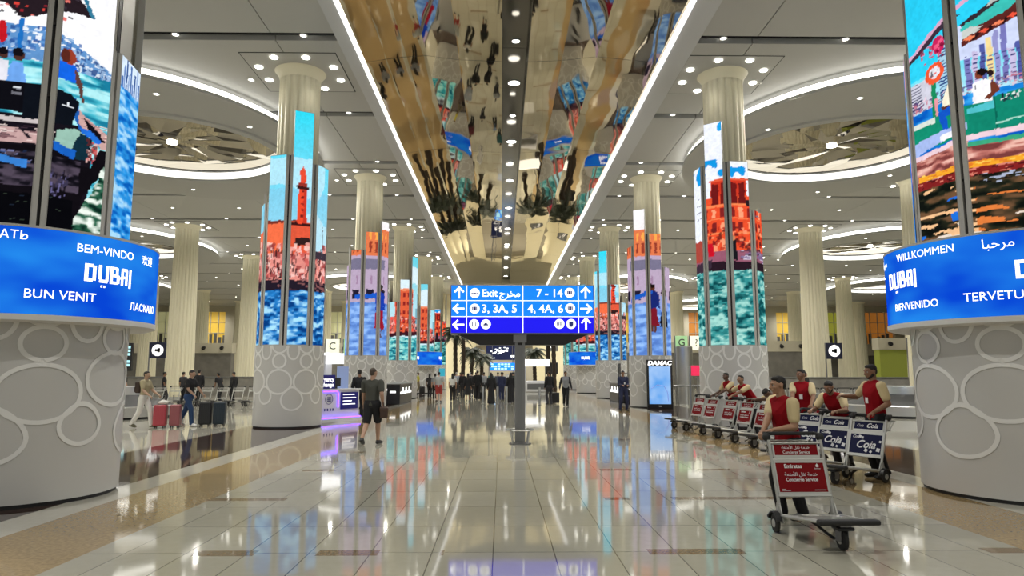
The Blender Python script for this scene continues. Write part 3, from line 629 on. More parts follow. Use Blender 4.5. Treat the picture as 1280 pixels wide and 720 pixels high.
# ------------------------------------------------------------------ screen towers
def drum(bmR, h, t):
    bm = NB(); lathe(bm, [(bmR, .05), (bmR, h)], 72); obj('drum', bm, drum_m, t, True)
    bm = NB(); lathe(bm, [(bmR - .03, 0), (bmR - .03, .06)], 72); obj('plinth', bm, black, t, True)
    # flowing ring pattern wrapped round the drum
    bm = NB(); R = bmR + .004; sc_ = bmR / 1.05
    def ring(s, z, rx, rz, pear=0, wd=.055, zmax=h):
        n = 36; A, Bv = [], []
        for i in range(n):
            a = i / n * 2 * PI; k = 1 - pear * max(0, math.sin(a)) ** 1.5 * .45
            for L_, rr in ((A, 0), (Bv, wd)):
                x = s + (rx - rr) * math.cos(a) * k; zz = z + (rz - rr) * math.sin(a) * (1 + pear * .35 * (math.sin(a) > 0))
                L_.append((x / R, min(zz, zmax)))
        va = [bm.verts.new((R * math.sin(p), -R * math.cos(p), z_)) for p, z_ in A]; vb = [bm.verts.new((R * math.sin(p), -R * math.cos(p), z_)) for p, z_ in Bv]
        for i in range(n):
            j = (i + 1) % n
            if A[i][1] >= zmax and A[j][1] >= zmax: continue
            bm.faces.new((va[j], va[i], vb[i], vb[j]))
    P = 2 * PI * bmR / 8
    for k in range(8):
        s = k * P; up = .18 if k % 3 == 2 else 0
        ring(s, 1.40 + up, P * .49, .39); ring(s, 2.03 + up * .6, P * .27, .24, -.0)
        ring(s + P / 2, 2.35, P * .24, .30, 0)
        ring(s, 2.6, P * .34, .36)
        if k % 2 == 0: ring(s + P / 2, .86, P * .42, .34, .55)
        else: ring(s + P / 2, .98, P * .30, .27, .4)
    bmesh.ops.remove_doubles(bm, verts=bm.verts, dist=1e-6)
    r = bmesh.ops.solidify(bm, geom=bm.faces[:], thickness=.006)
    obj('ring_pattern', bm, ring_m, t)
def screen_tower(label, x, y, cv, view, phase, tops, n=8, R=.95, pw=.58, dR=1.05, cell=.03, z0=2.5, seen=None, ring=None, pitch=None):
    t = thing('screen_tower', label, 'screen tower', (x, y, 0))
    obj('shaft', fluted(.68, .66, 2.4, CEIL - .3, 18), col_m, t, 2); obj('capital', capital(.66), col_m, t, True)
    drum(dR, 2.5, t)
    gap = pitch or 2 * R * math.tan(PI / n)
    for k in range(n):
        phi = phase + 360 / n * k; rel = (phi - view + 180) % 360 - 180
        s0 = rel / (360 / n) * gap; top = tops[k % len(tops)]; a = math.radians(phi)
        M_ = Matrix.Translation((R * math.sin(a), -R * math.cos(a), 0)) @ Matrix.Rotation(a, 4, 'Z')
        fine = cell if (abs(rel) < 70 or cell > .02) and abs(rel) < 115 else max(cell * 3, .05)
        me = screen_mesh('screen', pw, z0 + .03, top, fine, sampler(cv, s0)); o = link('screen', me, t); o.matrix_local = M_ @ Matrix.Translation((0, -.052, 0))
        bm = NB(); box(bm, -pw / 2 - .01, -.048, z0, pw / 2 + .01, .05, top + .015); o = obj('screen_housing', bm, rail_m, t); o.matrix_local = M_
        a2 = math.radians(phi + 180 / n); M2 = Matrix.Translation((R * 1.03 * math.sin(a2), -R * 1.03 * math.cos(a2), 0)) @ Matrix.Rotation(a2, 4, 'Z'); w = (gap - pw) / 2
        zt = max(top, tops[(k + 1) % len(tops)]) if True else top; zt = min(top, tops[(k + 1) % n if (k + 1) % n < len(tops) else 0]) 
        bm = NB(); box(bm, -w, -.06, z0, -w * .25, .0, zt); box(bm, w * .25, -.06, z0, w, .0, zt); box(bm, -w * .4, .0, z0, w * .4, .03, zt, 1)
        z = z0 + 1
        while z < zt: box(bm, -w * .4, -.03, z, w * .4, .0, z + .03, 1); z += 1.0
        o = obj('mullion', bm, [rail_m, black], t); o.matrix_local = M2
    return t
blue_m = bpy.data.materials.new('blue_ring_screen'); blue_m.use_nodes = True; nt = blue_m.node_tree; nt.nodes.clear()
tc = nt.nodes.new('ShaderNodeTexCoord'); mp = nt.nodes.new('ShaderNodeMapping'); mp.inputs['Scale'].default_value = (.8, .8, 1.6)
nn = nt.nodes.new('ShaderNodeTexNoise'); nn.inputs['Scale'].default_value = 1.1; nn.inputs['Detail'].default_value = 2; cr = nt.nodes.new('ShaderNodeValToRGB')
cr.color_ramp.elements[0].position = .35; cr.color_ramp.elements[0].color = (*srgb(8, 70, 215), 1); cr.color_ramp.elements[1].position = .82; cr.color_ramp.elements[1].color = (*srgb(40, 150, 245), 1)
em = nt.nodes.new('ShaderNodeEmission'); em.inputs[1].default_value = 1.0; ou = nt.nodes.new('ShaderNodeOutputMaterial')
for a, b in ((tc.outputs['Object'], mp.inputs[0]), (mp.outputs[0], nn.inputs['Vector']), (nn.outputs['Fac'], cr.inputs[0]), (cr.outputs[0], em.inputs[0]), (em.outputs[0], ou.inputs[0])): nt.links.new(a, b)
txt_e = mat('screen_lettering', (1, 1, 1), .5, emit=1.3, sample=False)
def wrap(bm, R, phi0):
    for v in bm.verts:
        a = math.radians(phi0) + v.co.x / R; r = R + .004 + v.co.z * .5
        v.co = Vector((r * math.sin(a), -r * math.cos(a), v.co.y))
    return bm
def dubai_logo(size):
    bm = NB(); s = size
    def bar(x0, z0, x1, z1): box(bm, x0 * s, z0 * s, -.002, x1 * s, z1 * s, .004)
    # D
    bar(-1.55, -.5, -1.35, .5); bar(-1.35, .32, -1.1, .5); bar(-1.35, -.5, -1.1, -.32); bar(-1.1, -.42, -.92, .42)
    # U with hooked foot and two dots
    bar(-.78, -.3, -.60, .5); bar(-.72, -.5, -.22, -.32); bar(-.34, -.38, -.18, .5); bar(-.62, -.78, -.52, -.66); bar(-.44, -.78, -.34, -.66)
    # B
    bar(-.08, -.5, .1, .34); bar(-.08, .34, .38, .5); bar(.1, -.08, .44, .08); bar(.1, -.5, .44, -.34); bar(.30, .04, .46, .46); bar(.38, -.44, .56, .04)
    # A
    bar(.68, -.5, .84, .42); bar(.74, .32, 1.12, .5); bar(1.0, -.5, 1.16, .42); bar(.84, -.1, 1.0, .04); bar(.5, -.16, .7, -.04)
    # I
    bar(1.28, -.62, 1.44, .5)
    return bm
def ring_sign(t, R, texts, logos, s=1):
    bm = NB(); lathe(bm, [(R, 2.37), (R, 3.45)], 96, caps=False); o = obj('ring_screen', bm, blue_m, t, True)
    for body, phi, z, size, sx in texts:
        obj('lettering', wrap(put(text_mesh(body, size, .003, 0, 'CENTER', sx), Matrix.Identity(4)), R, phi), txt_e, o)
    for phi, z, size in logos:
        obj('lettering', wrap(put(dubai_logo(size), Matrix.Identity(4)), R, phi), txt_e, o)
    bm = NB(); lathe(bm, [(1.0, 2.42), (R - .08, 2.27), (R + .01, 2.3), (R + .01, 2.37), (.95, 2.48)], 96, caps=False); obj('ring_soffit', bm, white_p, t, True)
    bm = NB(); lathe(bm, [(.9, 3.44), (R + .01, 3.44), (R + .01, 3.47), (.9, 3.47)], 96, caps=False); obj('ring_cover', bm, rail_m, t, True)
# ring_sign texts need their height: shift before wrapping
_wrap = wrap
def ring_text(o, R, body, phi, z, size, sx=1):
    bm = text_mesh(body, size, .003, 0, 'CENTER', sx); bmesh.ops.translate(bm, vec=(0, z, 0), verts=bm.verts); return obj('lettering', wrap(bm, R, phi), txt_e, o)
def ring_logo(o, R, phi, z, size):
    bm = dubai_logo(size); bmesh.ops.translate(bm, vec=(0, z, 0), verts=bm.verts); return obj('lettering', wrap(bm, R, phi), txt_e, o)

XL, XR = -6.75, 7.45
TY_ = [9.9, 22.4, 34.9, 47.4, 59.9, 72.4]
R1 = 1.66
cvA, cvB, cvC, cvC2, cvF = pic_minaret(40), pic_red_house(40), pic_walk(30), pic_walk(30, True), pic_creek(25)
cvD, cvE = pic_boat(90), pic_abra(90)
t = screen_tower('nearest left screen tower showing a dark wooden boat above a blue ring sign', XL, TY_[0], cvD, 34, 17.5, [9.3, 10.2, 6.25, 8, 9, 8, 9, 9, 9.6], 9, 1.15, .68, 1.32, .0125, 3.3)
ring_sign(t, R1, [], [])
rs = [c for c in t.children if c.name.startswith('ring_screen')][0]
ring_text(rs, R1, 'ПОЖАЛОВАТЬ', 15, 3.33, .15); ring_text(rs, R1, 'BEM-VINDO', 66, 3.25, .155); ring_text(rs, R1, 'BUN VENIT', 47.5, 2.62, .16)
ring_text(rs, R1, 'ЛАСКАВО', 92, 2.56, .145); ring_text(rs, R1, '欢迎', 92, 3.24, .15); ring_logo(rs, R1, 68, 2.95, .23)
ring_logo(rs, R1, -20, 2.95, .23); ring_logo(rs, R1, 160, 2.95, .23)
towerE = screen_tower('nearest right screen tower showing people in a green boat above a blue ring sign', XR, TY_[0], cvE, -40, -80, [9.6, 10.2, 9, 8, 8, 9, 8, 8, 6.55], 9, 1.15, .68, 1.36, .0125, 3.3)
ring_sign(towerE, R1, [], [])
rs = [c for c in towerE.children if c.name.startswith('ring_screen')][0]
ring_text(rs, R1, 'WILLKOMMEN', -76, 3.31, .15); ring_text(rs, R1, 'ﺎﺒﺣﺮﻣ', -42, 3.3, .17); ring_text(rs, R1, 'BIENVENIDO', -83, 2.6, .15); ring_text(rs, R1, 'TERVETULOA', -40, 2.63, .16)
ring_logo(rs, R1, -91, 3.0, .235); ring_logo(rs, R1, -24, 2.95, .235); ring_text(rs, R1, 'ﺎﺒﺣﺮﻣ', -112, 3.3, .15)
screen_tower('left screen tower showing a red minaret over blue water', XL, TY_[1], cvA, 16.5, 27, [9.95, 8.3, 6.2, 7, 8, 7.5, 7.0, 8.5])
screen_tower('right screen tower showing a red house with a wind tower', XR, TY_[1], cvB, -18, -40, [9.7, 8.35, 6.8, 7, 8, 9, 7, 8.35], cell=.03)
screen_tower('left screen tower showing one walker in a blue top', XL, TY_[2], cvC, 11, 20, [8.6, 9.2, 7, 7, 8, 8, 7.0, 7.7], cell=.04)
screen_tower('right screen tower showing two women walking', XR, TY_[2], cvC2, -12, -36, [9.8, 8.55, 6.9, 7, 8, 9, 7, 8.0], cell=.04)
screen_tower('left screen tower of white sky and red buildings, fourth from the camera', XL, TY_[3], cvF, 8, 15, [7.9, 9.5, 7, 7, 8, 8, 7.0, 6.4], cell=.05)
screen_tower('right screen tower with a pink quay behind, fourth from the camera', XR, TY_[3], cvA, -9, -36, [9.9, 7.6, 6.4, 7, 8, 9, 7, 8.6], cell=.05)
for x, cv_, s in ((XL, cvF, 'left'), (XR, cvF, 'right')):
    t = screen_tower('distant %s screen tower wearing a small blue ring sign' % s, x, TY_[4], cv_, 0, 10 if x < 0 else -35, [9.2, 7, 6.8, 7, 8, 8, 6.4, 7.4], cell=.06, z0=3.3)
    ring_sign(t, R1, [], []); rs = [c for c in t.children if c.name.startswith('ring_screen')][0]
    for ph in (-15, 75, 165, 255): ring_logo(rs, R1, ph, 2.95, .23)
    screen_tower('farthest %s screen tower' % s, x, TY_[5], cvB, 0, 10, [8.2, 7, 9.8, 7, 8, 8, 6.4, 7.4], cell=.08)
for x in (XL, XR):
    for k in range(0, 6):
        if (x, k) == (XL, 1): continue
        dup(lpproto, (x, TY_[k], CEIL), 0)
for x in (XL, XR):
    for k in (1, 2):
        for a in range(4): lamp((x + 1.35 * math.cos(PI / 4 + a * PI / 2), TY_[k] + 1.35 * math.sin(PI / 4 + a * PI / 2), CEIL - .08), CAP_W, math.radians(110), r=.05)
# ================================================================== OBJECTS
navy = mat('navy_cloth', (.012, .018, .06), .8); redv = mat('red_vest_cloth', (.25, .004, .009), .85, spec=.15); cream = mat('cream_sleeve_cloth', (.62, .50, .28), .8)
blackc = mat('black_cloth', (.008, .008, .010), .85); blackc2 = mat('charcoal_cloth', (.03, .03, .035), .85)
white_c = mat('white_cloth', (.65, .64, .60), .8); grey_c = mat('grey_cloth', (.25, .26, .28), .8)
# ------------------------------------------------------------------ overhead direction sign
SY = 16.6
def sx(px): return -1.21 + (px - 564) * .0192
def sz(py): return 3.745 - (py - 357) * .0192
sign = thing('direction_sign', 'wide blue overhead direction sign with Exit and belt numbers on a steel pole', 'sign', (.5, SY, 0))
def S(name, bm, m, parent=None, smooth=False):
    bmesh.ops.translate(bm, vec=(-.5, -SY, 0), verts=bm.verts); return obj(name, bm, m, parent or sign, smooth)
skyb = mat('sign_blue', srgb(0, 120, 235), .4, emit=.8, ecol=srgb(0, 122, 240)); deepb = mat('sign_deep_blue', srgb(10, 0, 215), .4, emit=.8, ecol=srgb(10, 2, 222))
sign_w = mat('sign_white', (1, 1, 1), .5, emit=1.0, sample=False)
bm = NB(); rbox(bm, sx(563), SY, sz(418), sx(743), SY + .42, sz(356), .02); S('housing', bm, steel_d)
fr = S('upper_face', B(sx(564.5), SY - .02, sz(396), sx(741.5), SY + .01, sz(357)), skyb); fd = S('lower_face', B(sx(564.5), SY - .02, sz(416), sx(741.5), SY + .01, sz(396)), deepb)
bm = NB(); F_ = SY - .026
for x in (583.5, 653.5, 722.8): box(bm, sx(x) - .010, F_, sz(416), sx(x) + .010, F_ + .01, sz(357))
for z in (376, 396): box(bm, sx(564.5), F_, sz(z) - .008, sx(741.5), F_ + .01, sz(z) + .008)
S('divider_lines', bm, sign_w)
def arrow(px, py, d, s=.13):
    bm = NB(); w = .022
    a = {'u': 0, 'l': PI / 2, 'r': -PI / 2}[d]
    for (x0, z0, x1, z1) in ((0, -s, 0, s * .85),): box(bm, -w, -.004, -s, w, .004, s * .9)
    for q in (-1, 1):
        m_ = Matrix.Translation((0, 0, s)) @ Matrix.Rotation(q * PI / 4, 4, 'Y'); box(bm, -w, -.004, -s * 1.2, w, .004, 0.012, 0, m_)
    bmesh.ops.transform(bm, matrix=Matrix.Translation((sx(px), F_, sz(py))) @ Matrix.Rotation(-a, 4, 'Y'), verts=bm.verts); return S('arrow', bm, sign_w)
for p in ((574, 366.5, 'u'), (574, 386, 'l'), (574, 406, 'l'), (732, 366.5, 'u'), (732, 386, 'r'), (732, 405, 'u')): arrow(*p)
def disc(bm, px, py, r=.115, seg=28):
    lathe(bm, [(r, -.004), (r, .004)], seg); 
def icon(px, py, kind):
    bm = NB(); lathe(bm, [(.118, -.004), (.118, .004)], 32)
    def bb(x0, z0, x1, z1): box(bm, x0, z0, .004, x1, z1, .008, 1)
    if kind == 'bag': bb(-.06, -.045, -.038, .045); bb(-.03, -.045, .03, .045); bb(.038, -.045, .06, .045)
    elif kind == 'wc': bb(-.05, -.06, -.03, .05); bb(.03, -.06, .05, .05); bb(-.006, -.06, .006, .06)
    elif kind == 'taxi': bb(-.06, -.03, .06, .0); bb(-.035, 0, .03, .03)
    elif kind == 'row': bb(-.06, -.04, -.04, .04); bb(-.025, -.04, -.008, .04); bb(.008, -.04, .025, .04); bb(.04, -.04, .06, .04)
    elif kind == 'exit': bb(-.08, -.02, -.02, .0); bb(-.01, -.02, .03, .01); bb(.04, -.02, .08, .0)
    else: bb(-.05, -.04, .05, .05); bb(-.03, -.07, .03, -.04)
    bmesh.ops.transform(bm, matrix=Matrix.Translation((sx(px), F_, sz(py))) @ FRONT, verts=bm.verts); return S('symbol', bm, [sign_w, mat('symbol_ink', (.03, .05, .3), .5)])
for p in ((593.5, 366.5, 'exit'), (593.5, 386, 'bag'), (593, 405.5, 'wc'), (607.5, 405.5, 'taxi'), (712, 366, 'bag'), (712.5, 385.5, 'bag'), (699, 405, 'row'), (713.5, 405, 'phone')): icon(*p)
def slet(body, px, py, size, align='LEFT', par=None):
    bm = text_mesh(body, size, .003, .004, align); bmesh.ops.transform(bm, matrix=Matrix.Translation((sx(px), F_, sz(py))) @ FRONT, verts=bm.verts); return S('lettering', bm, sign_w)
slet('Exit', 602, 367, .25); slet('\uFE9D\uFEAE\uFEA8\uFEE3', 637.5, 367.5, .23, 'CENTER'); slet('3, 3A, 5', 602, 386.5, .27); slet('7 - 14', 703.5, 367, .27, 'RIGHT'); slet('4, 4A, 6', 704, 386.5, .27, 'RIGHT')
bm = NB()
v = [bm.verts.new(p) for p in ((sx(572), SY + .02, sz(418)), (sx(735), SY + .02, sz(418)), (sx(735), SY + .4, sz(418)), (sx(572), SY + .4, sz(418)), (sx(600), SY + .08, sz(431)), (sx(706), SY + .08, sz(431)), (sx(706), SY + .34, sz(431)), (sx(600), SY + .34, sz(431)))]
bmesh.ops.convex_hull(bm, input=v); S('lower_fairing', bm, black)
bm = NB(); xc = .44
box(bm, xc - .12, SY + .05, .02, xc - .055, SY + .3, sz(420)); box(bm, xc + .055, SY + .05, .02, xc + .12, SY + .3, sz(420)); box(bm, xc - .055, SY + .08, .02, xc + .055, SY + .27, sz(420)); S('pole', bm, steel_d)
bm = NB(); rbox(bm, xc - .16, SY + .01, sz(428), xc + .16, SY + .36, sz(418), .01); S('collar', bm, steel_d)
bm = NB(); tube(bm, [(xc + .32 * math.cos(a / 24 * 2 * PI), SY + .17 + .32 * math.sin(a / 24 * 2 * PI), .33) for a in range(24)], .022, 8, True); S('guard_ring', bm, steel, None, True)
for a in range(4):
    bm = NB(); c_, s_ = math.cos(PI / 4 + a * PI / 2), math.sin(PI / 4 + a * PI / 2)
    tube(bm, [(xc + .24 * c_, SY + .17 + .24 * s_, .0), (xc + .31 * c_, SY + .17 + .31 * s_, .33)], .02, 8); S('guard_post', bm, steel, None, True)
bm = NB(); lathe(bm, [(.26, 0), (.26, .02), (.15, .05)], 32, (xc, SY + .17)); S('base_plate', bm, steel_d, None, True)

# ------------------------------------------------------------------ baggage trolleys
emir = mat('trolley_red_panel', srgb(122, 4, 14), .7, spec=.2); cola = mat('trolley_navy_panel', srgb(20, 24, 60), .7, spec=.2); pr_w = mat('print_white', (.75, .75, .75), .6)
FR = FRONT
def trolley(kind, label, group):
    t = thing('baggage_trolley', label, 'trolley', (0, 0, 0), 0, group)
    lean = .24
    def up(z): return lean * (z - .2) / .73        # upright leans back with height
    bm = NB()
    for s in (-1, 1):
        tube(bm, [(s * .285, up(.2), .16), (s * .285, up(.93), .93)], .018, 8)
        tube(bm, [(s * .285, up(.2), .18), (s * .26, -.45, .235), (s * .20, -.80, .275)], .02, 8)
    tube(bm, [(-.285, up(.36), .37), (.285, up(.36), .37)], .016, 8); tube(bm, [(-.285, up(.74), .73), (.285, up(.74), .73)], .016, 8)
    tube(bm, [(-.285, .0, .17), (.285, .0, .17)], .02, 8)
    obj('frame', bm, alu, t, True)
    bm = NB(); vs = [bm.verts.new(p) for p in ((-.26, -.02, .19), (.26, -.02, .19), (.19, -.78, .28), (-.19, -.78, .28), (-.26, -.02, .175), (.26, -.02, .175), (.19, -.78, .265), (-.19, -.78, .265))]
    bmesh.ops.convex_hull(bm, input=vs)
    for k in range(5): y = -.10 - k * .15; z = .19 - (y + .02) * .118; box(bm, -.22 + k * .008, y - .012, z - .005, .22 - k * .008, y + .012, z + .010)
    obj('deck', bm, steel, t)
    bm = NB(); rbox(bm, -.29, -.88, .255, .29, -.79, .305, .02); obj('bumper', bm, rubber, t, True)
    # ad boards
    Z0, Z1 = .395, .705; pm = emir if kind == 'red' else cola; rot = Matrix.Rotation(-math.atan(lean / .73), 4, 'X')
    def board(name, z0, z1, w, yo=0):
        zc = (z0 + z1) / 2; M_ = Matrix.Translation((0, up(zc) + yo, zc)) @ rot
        bm = NB(); box(bm, -w, -.008, -(z1 - z0) / 2, w, .008, (z1 - z0) / 2, 0, M_); o = obj(name, bm, pm, t)
        bm = NB()
        for z in (-(z1 - z0) / 2 - .012, (z1 - z0) / 2 + .012): box(bm, -w - .01, -.012, z - .014, w + .01, .012, z + .014, 0, M_)
        for x in (-w - .006, w + .006): box(bm, x - .008, -.011, -(z1 - z0) / 2 - .012, x + .008, .011, (z1 - z0) / 2 + .012, 0, M_)
        obj('panel_rim', bm, alu, o); return o, M_
    o, M_ = board('advert_panel', Z0, Z1, .262)
    def letter(body, x, z, size, par, M2, al='CENTER', sx_=1, shear=0, off=0):
        bm = text_mesh(body, size, .001, off, al, sx_, shear); bmesh.ops.transform(bm, matrix=M2 @ Matrix.Translation((x, -.0105, z)) @ FR, verts=bm.verts); return obj('lettering', bm, pr_w, par)
    if kind == 'red':
        letter('Emirates', -.17, .115, .058, o, M_, 'LEFT', .95, 0, .0015)
        letter('\uFE94\uFECC\uFE98\uFEE3\uFEF7\uFE8D \uFEDE\uFED8\uFEE7 \uFE94\uFEE3\uFEAA\uFEA7', -.0, .03, .052, o, M_)
        letter('Concierge Service', 0, -.025, .052, o, M_, 'CENTER', .9, 0, .001)
        bm = NB(); box(bm, -.23, -.0115, -.126, -.19, -.010, -.122, 0, M_); box(bm, -.23, -.0115, -.138, -.14, -.010, -.133, 0, M_); box(bm, .12, -.0115, -.136, .24, -.010, -.130, 0, M_); obj('small_print', bm, pr_w, o)
        bm = NB(); vs = [bm.verts.new(M_ @ Vector((.19 + x, -.011, .115 + z))) for x, z in ((-.012, -.01), (.012, -.01), (.018, .005), (0, .03), (-.018, .005))]; bm.faces.new(vs); obj('emblem', bm, pr_w, o)
        letter('Emirates', .19, .09, .018, o, M_)
    else:
        letter('Coia', .0, -.01, .17, o, M_, 'CENTER', 1, .35, .003); letter('Coia', -.17, .11, .06, o, M_, 'CENTER', 1, .35, .001)
        bm = NB(); random.seed(4)
        for (x, z, s_) in ((-.10, .115, .02), (-.06, .10, .018), (.02, -.10, .025), (.215, -.08, .028), (.235, .05, .016), (.10, -.115, .018)):
            box(bm, -s_, -.0125, -s_, s_, -.0105, s_, 0, M_ @ Matrix.Translation((x, 0, z)) @ Matrix.Rotation(random.uniform(0, 1.2), 4, 'Y'))
        obj('pattern_print', bm, pr_w, o)
    # basket with its own little board
    o2, M2 = board('basket_panel', .765, .885, .24, .02)
    if kind == 'red':
        letter('\uFE94\uFECC\uFE98\uFEE3\uFEF7\uFE8D \uFEDE\uFED8\uFEE7 \uFE94\uFEE3\uFEAA\uFEA7', .0, .025, .045, o2, M2); letter('Concierge Service', 0, -.027, .045, o2, M2, 'CENTER', .9)
    else: letter('Coia', .06, .0, .10, o2, M2, 'CENTER', 1, .35, .002); letter('Coia', -.14, .0, .06, o2, M2, 'CENTER', 1, .35)
    bm = NB(); zt, zb = .90, .76
    rim = [(-.27, up(.9), zt), (.27, up(.9), zt), (.27, up(.9) + .26, zt), (-.27, up(.9) + .26, zt)]
    low = [(-.25, up(.76) + .02, zb), (.25, up(.76) + .02, zb), (.25, up(.76) + .2, zb), (-.25, up(.76) + .2, zb)]
    tube(bm, rim, .010, 6, True); tube(bm, low, .008, 6, True)
    for k in range(12):
        x = -.24 + k * .48 / 11; tube(bm, [(x, up(.76) + .02, zb), (x, up(.76) + .2, zb), (x * 1.08, up(.9) + .26, zt)], .004, 5)
    for s in (-1, 1):
        for k in range(4): y = .04 + k * .045; tube(bm, [(s * .25, up(.76) + y, zb), (s * .27, up(.9) + y * 1.3, zt)], .004, 5)
    obj('basket', bm, alu, t, True)
    bm = NB(); 
    for s in (-1, 1): tube(bm, [(s * .285, up(.93), .93), (s * .285, up(.93) + .03, .975), (s * .285, up(.93) + .1, .99), (s * .27, up(.93) + .13, .99)], .02, 8)
    tube(bm, [(-.29, up(.93) + .13, .99), (.29, up(.93) + .13, .99)], .021, 10)
    for s in (-1, 1):
        r_ = bmesh.ops.create_uvsphere(bm, u_segments=12, v_segments=8, radius=.045); bmesh.ops.translate(bm, vec=(s * .295, up(.93) + .03, .96), verts=r_['verts'])
    obj('handle', bm, rubber, t, True)
    def wheel(x, y, r, w):
        bm = NB(); lathe(bm, [(r * .45, -w / 2), (r * .8, -w / 2), (r, -w * .3), (r, w * .3), (r * .8, w / 2), (r * .45, w / 2)], 24, mi=0)
        put(bm, Matrix.Translation((x, y, r)) @ Matrix.Rotation(PI / 2, 4, 'Y')); o = obj('wheel', bm, rubber, t, True)
        bm = NB(); lathe(bm, [(r * .45, -w / 2 - .004), (r * .45, w / 2 + .004)], 16); put(bm, Matrix.Translation((x, y, r)) @ Matrix.Rotation(PI / 2, 4, 'Y')); obj('hub', bm, alu, o, True)
    wheel(-.325, .05, .095, .04); wheel(.325, .05, .095, .04); wheel(0, -.70, .10, .05)
    for s in (-1, 1):
        bm = NB(); n = 8
        for k in range(n):
            a0, a1 = math.radians(20 + k * 140 / n), math.radians(20 + (k + 1) * 140 / n); r0 = .112
            vs = [bm.verts.new((s * .325 + dx, .05 + rr * math.cos(a), .095 + rr * math.sin(a))) for dx in (-.035, .035) for a, rr in ((a0, r0), (a1, r0), (a1, r0 + .012), (a0, r0 + .012))]
            bmesh.ops.convex_hull(bm, input=vs)
        obj('fender', bm, black, t)
        bm = NB(); vs = [bm.verts.new(p) for p in ((s * .285, -.08, .12), (s * .285, .13, .12), (s * .285, .08, .30), (s * .285, .0, .30), (s * .295, -.08, .12), (s * .295, .13, .12), (s * .295, .08, .30), (s * .295, .0, .30))]
        bmesh.ops.convex_hull(bm, input=vs); obj('wheel_bracket', bm, alu, t)
    bm = NB(); box(bm, -.04, -.75, .225, -.033, -.65, .08); box(bm, .033, -.75, .225, .04, -.65, .08); box(bm, -.05, -.78, .215, .05, -.62, .262); obj('caster_fork', bm, steel_d, t)
    bm = NB(); rbox(bm, -.08, -.80, .19, .08, -.64, .225, .016); obj('caster_cover', bm, black, t, True)
    bm = NB(); tube(bm, [(-.05, -.05, .17), (-.02, -.25, .13), (.03, -.36, .07), (.05, -.45, .05)], .014, 8); obj('brake_lever', bm, black, t, True)
    return t
def hdg(dx, dy): return math.atan2(dx, -dy)       # rotation that turns local -Y to (dx, dy)
ft = trolley('red', 'front baggage trolley with two red concierge boards, pushed alone', None)
ft.location = (3.20, 7.45, 0); ft.rotation_euler = (0, 0, hdg(.02, -1))
GR = 'red board trolleys lined up beside the leaning attendants'
names_ = ['red board trolley at the far end of the row, in front of the screen tower', 'red board trolley second from the far end, by the standing grey rail', 'red board trolley below the attendant with chin on hand',
          'red board trolley in the middle of the attendants row', 'red board trolley below the deeply bowed attendant', 'red board trolley second from the near end, behind the front attendant', 'red board trolley at the near end of the row, its caster by the front trolley']
for i in range(7):
    y = 21.6 - i * 1.14
    dup(ft, (5.92 + .05 * i + (.12 if i > 1 else 0), y, 0), hdg(-.97, -.28), names_[i], GR)
ct = trolley('cola', 'navy board trolley nearest the camera, handle held by the standing bearded attendant', 'navy board trolleys between the attendants'); ct.location = (5.62, 11.0, 0); ct.rotation_euler = (0, 0, hdg(-.86, -.5))
dup(ct, (5.50, 11.85, 0), hdg(-.86, -.5), 'navy board trolley second from the camera, below the stooping attendant')
dup(ct, (5.55, 12.9, 0), hdg(-.86, -.5), 'navy board trolley half hidden behind the front attendant')
# far rows along the carousels (plain frames)
k = 0
for i in range(8):
    dup(ft, (-17.8 + i * .82, 36.6, 0), hdg(-.15, -1), None, 'parked trolleys by the left carousel', ('advert_panel', 'basket_panel'))['label'] = 'parked baggage trolley in the line behind the two travellers'
for i in range(9):
    dup(ft, (12.6 + i * .75, 31.6, 0), hdg(-.2, -1), None, 'parked trolleys by the right carousel', ('advert_panel', 'basket_panel'))['label'] = 'parked baggage trolley in the line behind the red vested attendants'

# ------------------------------------------------------------------ people
_ico = bmesh.new(); bmesh.ops.create_icosphere(_ico, subdivisions=2, radius=1); ICO = [v.co.copy() for v in _ico.verts]; _ico.free()
def blob_pts(c, r, F=None):
    if not isinstance(r, (tuple, list)): r = (r, r, r)
    out = []
    for p in ICO:
        q = Vector((p.x * r[0], p.y * r[1], p.z * r[2]))
        if F is not None: q = F @ q
        out.append(Vector(c) + q)
    return out
def hull(bm, *blobs):
    pts_ = [p for b in blobs for p in blob_pts(*b)]
    vs = [bm.verts.new(p) for p in pts_]; r = bmesh.ops.convex_hull(bm, input=vs)
    dead = [g for g in r['geom_interior'] + r['geom_unused'] if isinstance(g, bmesh.types.BMVert)]
    bmesh.ops.delete(bm, geom=list(set(dead)), context='VERTS')
def remesh(name, bm, m, parent, voxel, smooth=3):
    me = bpy.data.meshes.new(name); bm.to_mesh(me); bm.free(); o = bpy.data.objects.new(name, me); C.objects.link(o)
    md = o.modifiers.new('r', 'REMESH'); md.mode = 'VOXEL'; md.voxel_size = voxel
    ms = o.modifiers.new('s', 'SMOOTH'); ms.factor = .5; ms.iterations = smooth
    me2 = bpy.data.meshes.new_from_object(o.evaluated_get(bpy.context.evaluated_depsgraph_get())); bpy.data.objects.remove(o); bpy.data.meshes.remove(me)
    me2.name = name; me2.materials.clear(); me2.materials.append(m)
    for p in me2.polygons: p.use_smooth = True
    return link(name, me2, parent)
def ik(a, b, l1, l2, pole):
    d = b - a; L_ = d.length
    if L_ > (l1 + l2) * .998: b = a + d * ((l1 + l2) * .998 / L_); d = b - a; L_ = d.length
    x = (l1 * l1 - l2 * l2 + L_ * L_) / (2 * L_); h_ = math.sqrt(max(0, l1 * l1 - x * x)); u = d / L_
    p = Vector(pole) - u * Vector(pole).dot(u); p.normalize()
    return a + u * x + p * h_, b
